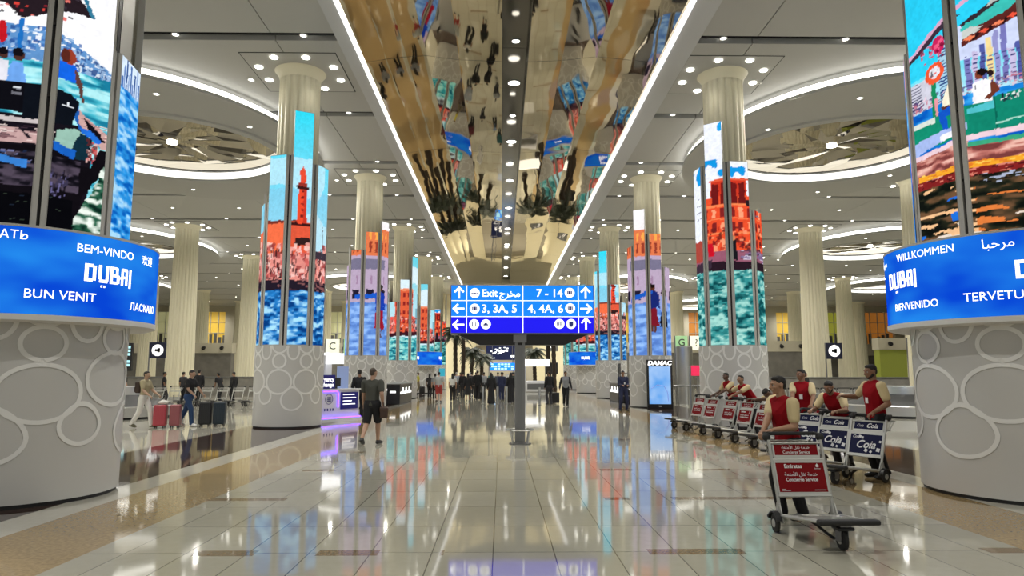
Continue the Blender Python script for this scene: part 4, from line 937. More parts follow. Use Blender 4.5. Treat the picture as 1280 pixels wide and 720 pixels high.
def person(label, loc, rz, h=1.75, lean=0, tilt=0, twist=0, head=(0, 0), wr=None, an=None, vox=.02, skin=(.30, .16, .09), top=None, sleeves='short', sleeve_m=None, vest=None,
           bottom='trousers', bot=None, shoes=None, hair=(.012, .01, .008), hair_style='short', pole_arm=None, badge=None, world_wr=False, build=1.0, beard=False, group=None, toes=None, curl=.6, hip_drop=0):
    s = h / 1.75; t = thing('person', label, 'person', loc, rz, group)
    V = lambda x, y, z: Vector((x * s, y * s, z * s))
    top = top or blackc; bot = bot or blackc; shoes = shoes or black; sleeve_m = sleeve_m or top
    sk = mat('skin_%d_%d' % (int(skin[0] * 100), int(skin[1] * 100)), skin, .5); hm = mat('hair_%d' % int(hair[0] * 1000), hair, .7)
    pel = V(0, 0, .96 - hip_drop); R_ = Matrix.Rotation(math.radians(lean), 3, 'X') @ Matrix.Rotation(math.radians(tilt), 3, 'Y')
    Rt = R_ @ Matrix.Rotation(math.radians(twist), 3, 'Z')
    def U(x, y, z, tw=1): return pel + (Rt if tw else R_) @ V(x, y, z - .96)
    waist, chest, neckb = U(0, 0, 1.10, 0), U(0, -.005, 1.30), U(0, .012, 1.47)
    sh = {1: U(.175 * build, .01, 1.415), -1: U(-.175 * build, .01, 1.415)}
    hip = {k_: pel + V(k_ * .09, 0, -.03) for k_ in (1, -1)}
    Rh = Matrix.Rotation(math.radians(head[0]), 3, 'Z') @ Matrix.Rotation(math.radians(head[1]), 3, 'X')
    Hc = neckb + (R_ @ Vector((0, 0, 1)) * .5 + Rh @ Vector((0, 0, 1)) * .5).normalized() * (.165 * s) + Rh @ V(0, -.022, 0)
    inv = Matrix.LocRotScale(Vector(loc), Matrix.Rotation(rz, 3, 'Z').to_quaternion(), None).inverted()
    W_ = {}; E_ = {}
    for k_ in (1, -1):
        tgt = (wr or {}).get(k_)
        if tgt is None: tgt = sh[k_] + V(k_ * .06, -.06, -.52)
        else: tgt = inv @ Vector(tgt) if world_wr else V(*tgt)
        E_[k_], W_[k_] = ik(sh[k_], tgt, .285 * s, .25 * s, (pole_arm or {}).get(k_, (k_ * .35, 1, -.2)))
    K_ = {}; A_ = {}; T_ = {}
    for k_ in (1, -1):
        tgt = (an or {}).get(k_, (k_ * .10, .02, .085)); K_[k_], A_[k_] = ik(hip[k_], V(*tgt), .44 * s, .43 * s, (k_ * .1, -1, 0))
        A_[k_] = A_[k_]; dz = A_[k_].z - .085 * s; T_[k_] = A_[k_] + V(k_ * .02, -.15 + min(.1, dz * .35 / s), -.055 - min(.10, dz * .75 / s))
        if toes and k_ in toes: T_[k_] = V(*toes[k_])
    r = lambda x: x * s * (.5 + .5 * build)
    # ---- body (one continuous skin)
    bm = NB(); TF = Rt
    hull(bm, (pel, (r(.14), r(.095), r(.09)), R_), (waist, (r(.125), r(.085), r(.08)), R_)); hull(bm, (waist, (r(.125), r(.085), r(.08)), R_), (chest, (r(.15), r(.1), r(.1)), TF), (U(0, .01, 1.38), (r(.15), r(.08), r(.05)), TF))
    hull(bm, (neckb, .062 * s), (Hc + Rh @ V(0, .02, -.05), .052 * s)); hull(bm, (U(-.1, .01, 1.41), .06 * s), (U(.1, .01, 1.41), .06 * s), (neckb, .055 * s))
    hull(bm, (Hc + Rh @ V(0, .01, .015), (.073 * s, .092 * s, .098 * s), Rh)); hull(bm, (Hc + Rh @ V(0, -.025, -.02), (.062 * s, .062 * s, .06 * s), Rh), (Hc + Rh @ V(0, -.052, -.083), (.03 * s, .026 * s, .022 * s), Rh), (Hc + Rh @ V(0, .01, -.06), (.054 * s, .04 * s, .03 * s), Rh))
    hull(bm, (Hc + Rh @ V(0, -.088, .012), .009 * s), (Hc + Rh @ V(0, -.108, -.028), .012 * s), (Hc + Rh @ V(0, -.085, -.034), (.018 * s, .01 * s, .008 * s), Rh))
    hull(bm, (Hc + Rh @ V(-.035, -.078, .027), .012 * s), (Hc + Rh @ V(.035, -.078, .027), .012 * s)); hull(bm, (Hc + Rh @ V(-.018, -.086, -.056), .008 * s), (Hc + Rh @ V(.018, -.086, -.056), .008 * s))
    for k_ in (1, -1):
        hull(bm, (Hc + Rh @ V(k_ * .076, .012, .0), (.010 * s, .022 * s, .032 * s), Rh)); hull(bm, (Hc + Rh @ V(k_ * .036, -.066, -.02), (.022 * s, .016 * s, .02 * s), Rh))
        hull(bm, (sh[k_], r(.058)), (E_[k_], r(.043))); hull(bm, (E_[k_], r(.043)), (E_[k_].lerp(W_[k_], .3), r(.043)), (W_[k_], r(.027)))
        hull(bm, (hip[k_], r(.088)), (K_[k_], r(.056))); hull(bm, (K_[k_], r(.054)), (K_[k_].lerp(A_[k_], .3), r(.056)), (A_[k_], r(.036))); hull(bm, (A_[k_], r(.036)), (A_[k_] + V(0, .03, -.04), .03 * s), (T_[k_], .028 * s))
        d = (W_[k_] - E_[k_]).normalized(); lat = d.cross(Vector((0, 0, 1))); lat = lat.normalized() if lat.length > .2 else (TF @ Vector((0, -1, 0))); nrm = lat.cross(d).normalized()
        if nrm.z > 0: nrm = -nrm
        if abs(d.z) > .75: nrm = Vector((-k_, 0, 0)); nrm = (nrm - d * nrm.dot(d)).normalized(); lat = d.cross(nrm).normalized()
        P0 = W_[k_]; P1 = P0 + d * .085 * s
        hull(bm, (P0, .024 * s), (P1 - lat * .026 * s, .013 * s), (P1 + lat * .026 * s, .013 * s))
        fwd_lat = lat if (lat.dot(TF @ Vector((0, -1, 0))) >= 0) else -lat
        for q, ln in enumerate((.068, .078, .072, .056)):
            b0 = P1 + fwd_lat * (.030 - q * .020) * s; dd = (d * (1 - curl * .45) + nrm * curl * .8).normalized(); b1 = b0 + dd * ln * .5 * s
            de = (d * (1 - curl * 1.5) + nrm * curl).normalized(); b2 = b1 + de * ln * .5 * s
            hull(bm, (b0, .0095 * s), (b1, .0085 * s)); hull(bm, (b1, .0085 * s), (b2, .0072 * s))
        tb = P0 + d * .03 * s + fwd_lat * .022 * s; t1 = tb + (d * .5 + fwd_lat * .7 + nrm * .4).normalized() * .035 * s; t2 = t1 + (d * .9 + nrm * .5).normalized() * .03 * s
        hull(bm, (tb, .013 * s), (t1, .0105 * s)); hull(bm, (t1, .0105 * s), (t2, .009 * s))
    remesh('body', bm, sk, t, vox, 2 if vox < .015 else 1)
    g = min(vox, .018)
    # ---- hair
    if hair_style != 'bald':
        bm = NB()
        if hair_style in ('short', 'cap', 'thin'):
            hull(bm, (Hc + Rh @ V(0, .022, .042), (.079 * s, .088 * s, .078 * s), Rh)); hull(bm, (Hc + Rh @ V(0, .05, -.0), (.07 * s, .055 * s, .07 * s), Rh)); 
            if hair_style == 'short': hull(bm, (Hc + Rh @ V(0, -.02, .080), (.062 * s, .052 * s, .034 * s), Rh))
            if hair_style == 'cap': hull(bm, (Hc + Rh @ V(0, -.05, .07), (.07 * s, .09 * s, .012 * s), Rh))
        elif hair_style == 'long':
            hull(bm, (Hc + Rh @ V(0, .025, .035), (.086 * s, .092 * s, .09 * s), Rh)); hull(bm, (Hc + Rh @ V(0, .05, .0), (.085 * s, .06 * s, .06 * s), Rh), (Hc + V(0, .09, -.24), (.08 * s, .03 * s, .03 * s)))
        elif hair_style == 'scarf':
            hull(bm, (Hc + Rh @ V(0, .02, .02), (.092 * s, .1 * s, .112 * s), Rh)); hull(bm, (Hc + V(0, .03, -.04), (.09 * s, .09 * s, .07 * s)), (neckb + V(0, .02, -.06), (.17 * s, .1 * s, .05 * s)))
        remesh('hair' if hair_style != 'scarf' else 'headscarf', bm, hm, t, min(vox, .012), 2)
    if beard:
        bm = NB(); hull(bm, (Hc + Rh @ V(0, -.045, -.085), (.042 * s, .035 * s, .026 * s), Rh), (Hc + Rh @ V(.05, .0, -.045), (.018 * s, .03 * s, .03 * s), Rh), (Hc + Rh @ V(-.05, .0, -.045), (.018 * s, .03 * s, .03 * s), Rh)); remesh('beard', bm, hm, t, .012, 1)
    # ---- clothes
    e = .016 * s
    def torso(bm, extra, low=.90):
        x = extra
        hull(bm, (U(0, 0, low, 0), (r(.150) + x, r(.105) + x, .03 * s), R_), (waist, (r(.138) + x, r(.1) + x, r(.08)), R_)); hull(bm, (waist, (r(.138) + x, r(.1) + x, r(.08)), R_), (chest, (r(.16) + x, r(.11) + x, r(.08) + x), TF))
        hull(bm, (chest, (r(.16) + x, r(.11) + x, r(.08) + x), TF), (U(-.12 * build, .01, 1.40), .062 * s + x), (U(.12 * build, .01, 1.40), .062 * s + x)); hull(bm, (U(-.1, .01, 1.42), .05 * s + x), (U(.1, .01, 1.42), .05 * s + x), (neckb + R_ @ V(0, 0, -.01), .055 * s + x * .5))
    def sleeve(bm, k_, x):
        if sleeves in ('short', 'long'): e_ = sh[k_].lerp(E_[k_], .66 if sleeves == 'short' else 1); hull(bm, (sh[k_] - (sh[k_] - chest) * .02, r(.062) + x), (e_, r(.051) + x))
        if sleeves == 'long': hull(bm, (E_[k_], r(.048) + x), (E_[k_].lerp(W_[k_], .95), r(.032) + x))
    if bottom == 'abaya':
        bm = NB(); torso(bm, e); 
        for k_ in (1, -1): sleeve(bm, k_, e * 1.4)
        hull(bm, (U(0, 0, 1.0, 0), (r(.17), r(.13), .05 * s)), (V(0, .0, .06), (.24 * s, .22 * s, .03 * s))); remesh('abaya', bm, top, t, g, 2)
    else:
        bm = NB(); torso(bm, e * .8)
        if sleeve_m is top:
            for k_ in (1, -1): sleeve(bm, k_, e * .8)
            remesh('shirt', bm, top, t, g, 2)
        else:
            remesh('shirt', bm, top, t, g, 2)
            for k_ in (1, -1):
                bm = NB(); sleeve(bm, k_, e * .9); remesh('sleeve', bm, sleeve_m, t, min(g, .012), 2)
        if vest:
            bm = NB(); torso(bm, e * 1.5, .93); hull(bm, (neckb + R_ @ V(0, -.005, .0), (.072 * s, .066 * s, .02 * s), R_), (neckb + R_ @ V(0, 0, .03), (.060 * s, .056 * s, .012 * s), R_)); remesh('vest', bm, vest, t, g, 2)
        bm = NB()
        if bottom in ('trousers', 'shorts'):
            hull(bm, (pel + R_ @ V(0, 0, .05), (r(.145) + e, r(.1) + e, r(.05)), R_), (hip[1] + V(.0, 0, -.03), r(.092) + e), (hip[-1] + V(0, 0, -.03), r(.092) + e))
            for k_ in (1, -1):
                if bottom == 'trousers': hull(bm, (hip[k_], r(.092) + e), (K_[k_], r(.062) + e)); hull(bm, (K_[k_], r(.062) + e), (A_[k_] + V(0, .01, .0), r(.05) + e))
                else: hull(bm, (hip[k_], r(.096) + e), (hip[k_].lerp(K_[k_], .88), r(.075) + e))
        else: hull(bm, (pel + V(0, 0, .06), (r(.15) + e, r(.1) + e, .04 * s)), (V(0, 0, .45 if bottom == 'skirt' else .14), (.21 * s, .18 * s, .03 * s)))
        remesh({'trousers': 'trousers', 'shorts': 'shorts'}.get(bottom, 'skirt'), bm, bot, t, g, 2)
    for k_ in (1, -1):
        bm = NB(); hull(bm, (A_[k_] + V(0, .035, -.035), .045 * s), (A_[k_] + V(0, 0, -.01), .046 * s), (T_[k_] + V(0, 0, .008), (.045 * s, .045 * s, .034 * s)))
        remesh('shoe', bm, shoes, t, min(g, .014), 2)
    if vox < .012:
        for k_ in (1, -1):
            bm = NB(); r_ = bmesh.ops.create_uvsphere(bm, u_segments=12, v_segments=8, radius=.0105 * s); bmesh.ops.translate(bm, vec=Hc + Rh @ V(k_ * .031, -.0715, .006), verts=r_['verts'])
            r2 = bmesh.ops.create_uvsphere(bm, u_segments=10, v_segments=6, radius=.005 * s); bmesh.ops.translate(bm, vec=Hc + Rh @ V(k_ * .031, -.0790, .006), verts=r2['verts'])
            for v_ in r2['verts']:
                for f in v_.link_faces: f.material_index = 1
            obj('eye', bm, [mat('eye_white', (.35, .32, .30), .5), mat('eye_dark', (.01, .008, .006), .2)], t, True)
            bm = NB(); hull(bm, (Hc + Rh @ V(k_ * .02, -.0865, .031), .003 * s), (Hc + Rh @ V(k_ * .045, -.079, .031), .0025 * s)); obj('eyebrow', bm, hm, t, True)
    if badge:
        bm = NB(); c_ = chest + TF @ V(badge, -(.11 * (.5 + .5 * build) + .045), -.10); box(bm, -.03, -.004, -.045, .03, .004, .045, 0, Matrix.Translation(c_) @ TF.to_4x4()); obj('badge', bm, mat('badge_white', (.8, .8, .8), .4), t)
    t['_j'] = 0; del t['_j']
    return t, dict(W=W_, H=Hc, sh=sh, hip=hip, A=A_, neck=neckb)
D = math.radians
asian, brown_s, dark_s, fair = (.36, .20, .12), (.24, .12, .065), (.10, .05, .03), (.50, .31, .22)
att = dict(top=redv, sleeve_m=cream, vest=redv, bot=blackc)
# attendants
person('attendant in red vest with cream sleeves pushing the front trolley, face in profile', (3.30, 8.12, 0), D(-74), 1.63, lean=9, head=(-12, 5), world_wr=True, wr={1: (3.06, 7.90, 1.02), -1: (2.95, 7.95, 1.0)}, an={1: (.08, .10, .085), -1: (-.1, -.06, .085)}, vox=.006, skin=asian, badge=-.06, build=1.12, curl=.75, **att)
person('bearded attendant standing tall at the right with a hand on the navy board trolley', (6.0, 11.22, 0), D(-84), 1.80, lean=3, head=(0, 8), world_wr=True, wr={1: (5.84, 10.98, 1.05), -1: (5.66, 11.55, 1.28)}, vox=.009, skin=brown_s, beard=True, build=1.08, badge=.05, **att)
person('attendant with dark fringe stooping over the navy board trolleys', (5.98, 12.35, 0), D(-50), 1.70, lean=42, head=(5, 25), world_wr=True, wr={1: (5.62, 11.75, 1.02), -1: (5.35, 12.1, 1.02)}, vox=.009, skin=brown_s, beard=True, hip_drop=.02, **att)
person('attendant in red vest standing upright behind, looking left past the trolleys', (5.98, 13.9, 0), D(-40), 1.74, head=(-25, 0), world_wr=True, wr={1: (5.95, 13.45, 1.06), -1: (5.6, 13.5, 1.02)}, vox=.009, skin=brown_s, badge=.02, **att)
person('attendant bowed deeply over a trolley with his head on his arms', (6.95, 16.9, 0), D(-78), 1.72, lean=66, head=(0, 60), world_wr=True, wr={1: (6.0, 16.7, 1.03), -1: (6.1, 17.1, 1.03)}, vox=.012, skin=dark_s, hip_drop=.03, **att)
person('attendant leaning on a trolley with his chin on his hand', (6.70, 18.7, 0), D(-70), 1.72, lean=40, head=(10, -10), world_wr=True, wr={1: (6.02, 18.35, 1.06), -1: (6.02, 18.75, 1.22)}, vox=.012, skin=brown_s, badge=.05, **att)
person('attendant at the far end of the row leaning on his trolley', (6.75, 20.4, 0), D(-70), 1.72, lean=24, head=(10, 0), world_wr=True, wr={1: (6.2, 20.1, 1.03), -1: (6.2, 20.5, 1.03)}, vox=.012, skin=dark_s, badge=.05, **att)
# man walking away with a bag
olive = mat('olive_tee', (.050, .052, .042), .85)
_, J = person('man in a dark green tee and black shorts walking away', (-3.02, 16.55, 0), D(168), 1.78, head=(-22, 0), wr={1: (.26, -.12, .86), -1: (-.25, -.02, .92)}, an={1: (.09, .34, .17), -1: (-.08, -.18, .085)}, vox=.009, skin=(.40, .24, .16), top=olive, bottom='shorts', bot=blackc, shoes=mat('dark_trainer', (.03, .03, .03), .6), hair=(.05, .035, .025), hair_style='thin', build=1.15)
bag = thing('shoulder_bag', 'brown leather bag hanging at the side of the man in the dark green tee', 'bag', (-2.74, 16.50, .62), D(10))
bm = NB(); rbox(bm, -.09, -.15, 0, .09, .15, .25, .03); obj('bag_body', bm, mat('brown_leather', (.045, .022, .014), .5), bag, True)
bm = NB(); rbox(bm, -.10, -.155, .14, .10, .155, .26, .03); obj('flap', bm, _M['brown_leather'], bag, True)
bm = NB(); tube(bm, [(0, -.1, .25), (-.01, -.08, .33), (-.02, 0, .37), (-.01, .08, .33), (0, .1, .25)], .010, 6); obj('handle', bm, _M['brown_leather'], bag, True)
person('man in dark suit standing at the white exchange kiosk', (-5.22, 25.9, 0), D(190), 1.80, wr={1: (.2, -.2, 1.0), -1: (-.2, -.22, 1.0)}, vox=.014, top=blackc, sleeves='long', bot=blackc, skin=brown_s, head=(15, 5))
# travellers with cases at the left
_, J1 = person('traveller in a beige tee and white trousers striding to the right', (-10.95, 21.75, 0), D(84), 1.72, lean=4, wr={1: (.18, -.34, 1.02), -1: (-.2, -.30, 1.0)}, an={1: (.08, -.24, .10), -1: (-.08, .30, .13)}, vox=.012, skin=(.38, .24, .16), top=mat('beige_tee', (.36, .31, .19), .85), bot=white_c, shoes=mat('olive_shoe', (.10, .09, .05), .7))
bk = thing('backpack', 'dark brown backpack on the traveller in the beige tee', 'backpack', (-11.03, 21.73, 1.05), D(84))
bm = NB(); rbox(bm, -.13, -.02, 0, .13, .16, .36, .05); obj('pack_body', bm, mat('dark_brown_canvas', (.035, .02, .014), .8), bk, True)
bm = NB(); rbox(bm, -.10, .13, .03, .10, .19, .2, .03); obj('front_pocket', bm, _M['dark_brown_canvas'], bk, True)
person('traveller in a black tee and blue jeans striding to the right', (-9.85, 22.35, 0), D(80), 1.76, lean=5, head=(10, 5), wr={1: (.22, -.34, .98), -1: (-.2, -.30, .98)}, an={1: (.08, .34, .13), -1: (-.08, -.2, .09)}, vox=.012, skin=(.36, .22, .15), top=blackc, bot=mat('blue_denim', (.018, .05, .13), .85), shoes=white_p)
def suitcase(label, loc, rz, m, h=.66, w=.46, d=.28, group=None):
    t = thing('suitcase', label, 'suitcase', loc, rz, group)
    bm = NB(); rbox(bm, -w / 2, -d / 2, .06, w / 2, d / 2, h, .045, 4)
    for k in range(7):
        for s_ in (-1, 1): x = -w / 2 + .06 + k * (w - .12) / 6; box(bm, x - .008, s_ * (d / 2) - .006, .12, x + .008, s_ * (d / 2) + .006, h - .06)
    obj('shell', bm, m, t, True)
    bm = NB(); tube(bm, [(-.10, 0, h), (-.10, 0, h + .28), (.10, 0, h + .28), (.10, 0, h)], .009, 6); obj('pull_handle', bm, steel_d, t, True)
    bm = NB(); box(bm, -w / 2 - .002, -.008, .08, w / 2 + .002, .008, h + .001); obj('zip_line', bm, black, t)
    for sx_ in (-1, 1):
        for sy_ in (-1, 1): bm = NB(); cyl(bm, (sx_ * (w / 2 - .06) - .012, sy_ * (d / 2 - .05), .032), (sx_ * (w / 2 - .06) + .012, sy_ * (d / 2 - .05), .032), .032, 12); box(bm, sx_ * (w / 2 - .06) - .02, sy_ * (d / 2 - .05) - .02, .045, sx_ * (w / 2 - .06) + .02, sy_ * (d / 2 - .05) + .02, .08); obj('wheel', bm, rubber, t)
    return t
pink = mat('crimson_shell', (.40, .05, .07), .3); pink2 = mat('dusty_rose_shell', (.30, .09, .10), .35); drk = mat('dark_teal_shell', (.010, .022, .035), .35); blk = mat('black_shell', (.012, .012, .014), .4)
suitcase('crimson suitcase with a white bag on top, pushed by the beige tee traveller', (-10.42, 21.75, 0), D(10), pink, .70, .36, .3)
suitcase('dusty rose suitcase beside the crimson one', (-10.03, 21.9, 0), D(10), pink2, .70, .3, .3)
suitcase('black suitcase pushed by the traveller in jeans', (-9.32, 22.4, 0), D(8), blk, .76, .36, .3)
suitcase('dark teal suitcase rightmost of the travellers cases', (-8.92, 22.5, 0), D(8), drk, .76, .36, .3)
pb = NB(); random.seed(3); hull(pb, ((-.05, 0, .05), (.12, .09, .05)), ((.07, 0, .06), (.1, .08, .06))); hull(pb, ((.0, .0, .09), (.08, .06, .05)))
tag(remesh('plastic_bag', pb, white_c, None, .015, 2), 'crumpled white bag lying on the crimson suitcase', 'bag').location = (-10.36, 21.75, .715)
# officer, far walkers and the crowd before the exit
person('officer in a navy uniform standing by the screen with a white badge', (5.38, 31.0, 0), D(8), 1.78, head=(-10, 4), wr={1: (.12, -.24, 1.12), -1: (-.12, -.24, 1.12)}, an={1: (.15, .0, .085), -1: (-.15, .0, .085)}, vox=.014, top=navy, sleeves='long', bot=navy, skin=brown_s, badge=.02, hair=(.02, .02, .03), hair_style='cap')
person('man in a grey body warmer and black trousers walking forward', (3.24, 35.5, 0), D(5), 1.76, wr={1: (.3, -.05, .9), -1: (-.3, .02, .9)}, an={1: (.05, -.2, .09), -1: (-.05, .2, .14)}, vox=.016, top=blackc2, sleeves='long', vest=grey_c, bot=blackc, skin=brown_s)
person('man in black wheeling a dark case beside the grey body warmer', (2.55, 37.5, 0), D(200), 1.78, vox=.018, top=blackc, sleeves='long', bot=blackc2, skin=brown_s)
suitcase('black case wheeled by the far man in black', (2.95, 38.4, 0), 0, blk, .62, .42, .3)
crowd = [  # px-free world spots of the far walkers
 ('walker in a yellow top beside the dark counter', -6.75, 57, 100, dict(top=mat('yellow_cloth', (.55, .5, .04), .8), bot=mat('khaki_cloth', (.2, .17, .1), .8))),
 ('walker with long dark hair near the yellow top', -4.9, 48, 170, dict(top=blackc2, bot=blackc, hair_style='long', h=1.62)),
 ('woman with long dark hair, second of the distant pair', -4.25, 45, 185, dict(top=grey_c, bot=blackc, hair_style='long', h=1.64)),
 ('walker in a grey top and red shorts', -3.6, 40.5, 176, dict(top=mat('pale_grey_cloth', (.35, .37, .36), .8), bottom='shorts', bot=mat('brick_red_cloth', (.35, .04, .035), .8), skin=fair, build=1.25)),
 ('walker in a white top with black trousers', -2.95, 42.5, 180, dict(top=white_c, bot=blackc, hair_style='long', h=1.66)),
 ('walker in a pale shirt and cap', -3.2, 50, 185, dict(top=mat('sky_grey_cloth', (.3, .33, .38), .8), bot=blackc2, hair=(.4, .4, .4), hair_style='cap')),
 ('woman in a long black coat near the left palms', -1.95, 41, 180, dict(top=blackc, bottom='skirt', bot=blackc, sleeves='long', hair_style='long', h=1.66)),
 ('walker in black trailing behind the long coat', -1.7, 47, 170, dict(top=blackc, bot=blackc, sleeves='long')),
 ('walker in charcoal near the left palms', -2.35, 55, 180, dict(top=blackc2, bot=blackc, sleeves='long')),
 ('walker in a camouflage grey jacket', -1.25, 50, 200, dict(top=grey_c, bot=blackc2, sleeves='long')),
 ('woman in a full black abaya by the silver posts', -.55, 38.2, 178, dict(top=blackc, bottom='abaya', sleeves='long', hair_style='scarf', hair=(.006, .006, .007), h=1.66)),
 ('second woman in black robes right of the silver posts', .52, 39.3, 182, dict(top=blackc, bottom='abaya', sleeves='long', hair_style='scarf', hair=(.007, .006, .007), h=1.70)),
 ('man in dark blue between the two robed women', .02, 43, 180, dict(top=navy, bot=navy, sleeves='long')),
 ('man in a slate shirt beyond the robed women', -.25, 49, 175, dict(top=mat('slate_cloth', (.05, .06, .09), .8), bot=blackc2, sleeves='long')),
 ('woman in a white headscarf beyond the posts', .45, 52, 190, dict(top=blackc2, bottom='abaya', sleeves='long', hair_style='scarf', hair=(.5, .5, .5), h=1.62)),
 ('walker in a teal top far down the hall', -.9, 60, 180, dict(top=mat('teal_cloth', (.03, .12, .13), .8), bot=blackc)),
 ('walker in brown far down the hall', 1.15, 62, 180, dict(top=mat('brown_cloth', (.09, .05, .03), .8), bot=blackc2)),
 ('small distant walker in white robes', -2.9, 66, 180, dict(top=white_c, bottom='abaya', sleeves='long', hair_style='scarf', hair=(.6, .6, .6))),
 ('distant walker with a dark rucksack', 2.0, 64, 170, dict(top=blackc, bot=blackc2, sleeves='long')),
 ('walker in black left of the long coat, farther off', -2.6, 47.5, 180, dict(top=blackc, bot=blackc2, sleeves='long')),
 ('walker in a pale blue shirt between the dark coats', -1.45, 57, 180, dict(top=mat('pale_blue_cloth', (.25, .32, .45), .8), bot=blackc)),
 ('walker in a burgundy jacket far down the hall', -3.4, 58, 185, dict(top=mat('burgundy_cloth', (.12, .02, .03), .8), bot=blackc, sleeves='long')),
 ('walker in dark green beyond the robed women', .9, 56, 180, dict(top=mat('bottle_green_cloth', (.03, .06, .04), .8), bot=blackc, sleeves='long')),
 ('tall walker in black just left of the first silver post', -1.5, 44.2, 176, dict(top=blackc, bot=blackc, sleeves='long', h=1.84)),
 ('walker in a light grey hooded top past the posts', .1, 57, 180, dict(top=mat('light_grey_cloth', (.4, .4, .4), .8), bot=blackc2, sleeves='long')),
 # left side hall, by the carousel
 ('figure in black robes at the far left by the carousel', -18.6, 33.0, 90, dict(top=blackc, bottom='abaya', sleeves='long', hair_style='scarf', hair=(.006, .006, .007))),
 ('man in black watching the left carousel, nearest the drum', -20.2, 37.9, 150, dict(top=blackc, bot=blackc)),
 ('man in black behind the beige tee traveller', -18.3, 38.4, 120, dict(top=blackc, bot=blackc2)),
 ('man in dark clothes behind the black tee traveller', -17.5, 38.9, 160, dict(top=blackc2, bot=blackc)),
 ('tall man in black right of the black tee traveller', -16.4, 38.3, 200, dict(top=blackc, bot=blackc, h=1.85, sleeves='long')),
 ('man in black bending at the trolley line', -15.6, 39.3, 240, dict(top=blackc, bot=blackc, lean=25)),
 ('man in black, rightmost by the left trolley line', -14.7, 38.8, 250, dict(top=blackc, bot=blackc, sleeves='long', head=(0, 15))),
 # right side hall
 ('dark haired traveller sitting low behind the right trolleys', 14.6, 33.5, 30, dict(top=blackc, bot=blackc, h=1.7, sleeves='long')),
 ('traveller bending by the right carousel in a pale top', 20.6, 33.0, -60, dict(top=mat('pale_green_cloth', (.4, .42, .3), .8), bot=blackc2, lean=40, hair_style='long')),
]
for i, (lab, x, y, ang, kw) in enumerate(crowd):
    kw = dict(kw); kw.setdefault('skin', (brown_s, asian, fair)[i % 3]); kw.setdefault('h', 1.74); kw.setdefault('sleeves', 'short')
    ph = (i % 3 - 1) * .16
    person(lab, (x, y, 0), D(ang), an={1: (.08, -ph, .085 + (.04 if ph < 0 else 0)), -1: (-.08, ph, .085 + (.04 if ph > 0 else 0))}, vox=.028, **kw)
suitcase('dark case behind the walker in yellow', (-6.3, 56, 0), 0, blk, .62, .42, .3)
suitcase('small dark bag case near the left palms', (-1.2, 44.5, 0), 0, blk, .5, .4, .3)

# ------------------------------------------------------------------ silver posts
pr = None
for (x, y, l) in ((-1.0, 38.4, 'silver post left of the robed woman'), (-.22, 38.4, 'silver post right of the robed woman'), (.28, 38.4, 'silver post between the robed women'), (2.0, 37, 'silver post beside the sign pole')):
    bm = NB(); lathe(bm, [(.06, 0), (.06, .90), (.05, .93)], 20); o = obj('bollard', bm, steel, None, True, (x, y, 0)); tag(o, l, 'post', 'silver posts before the exit'); bm = NB(); lathe(bm, [(.1, 0), (.1, .02), (.065, .03)], 20); obj('base_ring', bm, steel_d, o, True)

# ------------------------------------------------------------------ exchange kiosk on the left
purple = mat('violet_led', (.25, .08, 1), .5, emit=5, ecol=(.16, .05, 1)); wht = mat('kiosk_white', (.72, .72, .74), .35); lit = mat('kiosk_lit_white', (1, 1, 1), .5, emit=1.4); nvb = mat('kiosk_navy_board', srgb(24, 22, 90), .4, emit=.35, ecol=srgb(24, 22, 110))
kt = thing('exchange_kiosk', 'white exchange counter with violet light edges and navy boards, beside the minaret tower', 'kiosk', (-6.15, 23.75, 0), D(0))
# counter front faces the hall centre (+X) and camera; built in a frame rotated so that local -Y looks to (+.75,-.65)
K = Matrix.Rotation(hdg(.85, -.53), 4, 'Z')
def KB(*a, mi=0): bm = NB(); box(bm, *a); return bm
def kadd(name, bm, m, p=None, smooth=False): put(bm, K); return obj(name, bm, m, p or kt, smooth)
W0, W1 = -.05, 1.95
kadd('counter', KB(W0, 0, .12, W1, .7, 1.08), wht); kadd('counter_step', KB(W0 - .05, -.12, .0, W1 + .05, .75, .12), wht); kadd('counter_top', KB(W0 - .04, -.05, 1.08, W1 + .04, .72, 1.12), wht)
for a, b in ((W0 + .02, W0 + .95),):
    bm = NB(); tube(bm, [(a, -.03, .22), (a, -.03, .98), (a + .06, -.03, 1.04), (b - .06, -.03, 1.04), (b, -.03, .98), (b, -.03, .5)], .022, 6); kadd('light_tube', bm, purple, None, True)
kadd('light_strip', KB(W0, -.10, .125, W1, -.06, .16), purple); 
bn = kadd('board', KB(W0 + 1.08, -.04, .42, W1 - .1, .0, 1.0), nvb)
bm = NB()
for q, w in enumerate((.8, .9, .6, .85)): box(bm, W0 + 1.16, -.05, .9 - q * .11, W0 + 1.16 + w * .7, -.04, .93 - q * .11)
kadd('board_lines', bm, lit, bn)
lg = NB(); tube(lg, [(W0 + .53 + .17 * math.cos(a / 20 * 2 * PI), -.012, .78 + .17 * math.sin(a / 20 * 2 * PI)) for a in range(20)], .008, 5, True)
for q in range(3): box(lg, W0 + .45, -.014, .70 + q * .06, W0 + .62, -.004, .73 + q * .06)
for q, s_ in enumerate((.32, .45, .58, .70)): box(lg, W0 + s_, -.014, .38, W0 + s_ + .05, -.004, .46)
kadd('counter_logo', lg, nvb)
cs = kadd('name_board', KB(W0 + .0, .1, 1.12, W0 + .9, .16, 1.60), nvb)
for body, z in (('Currency', 1.44), ('Exchange', 1.26)):
    bm = text_mesh(body, .2, .002, .002, 'CENTER'); put(bm, Matrix.Translation((W0 + .45, .095, z)) @ FRONT); kadd('lettering', bm, txt_e, cs)
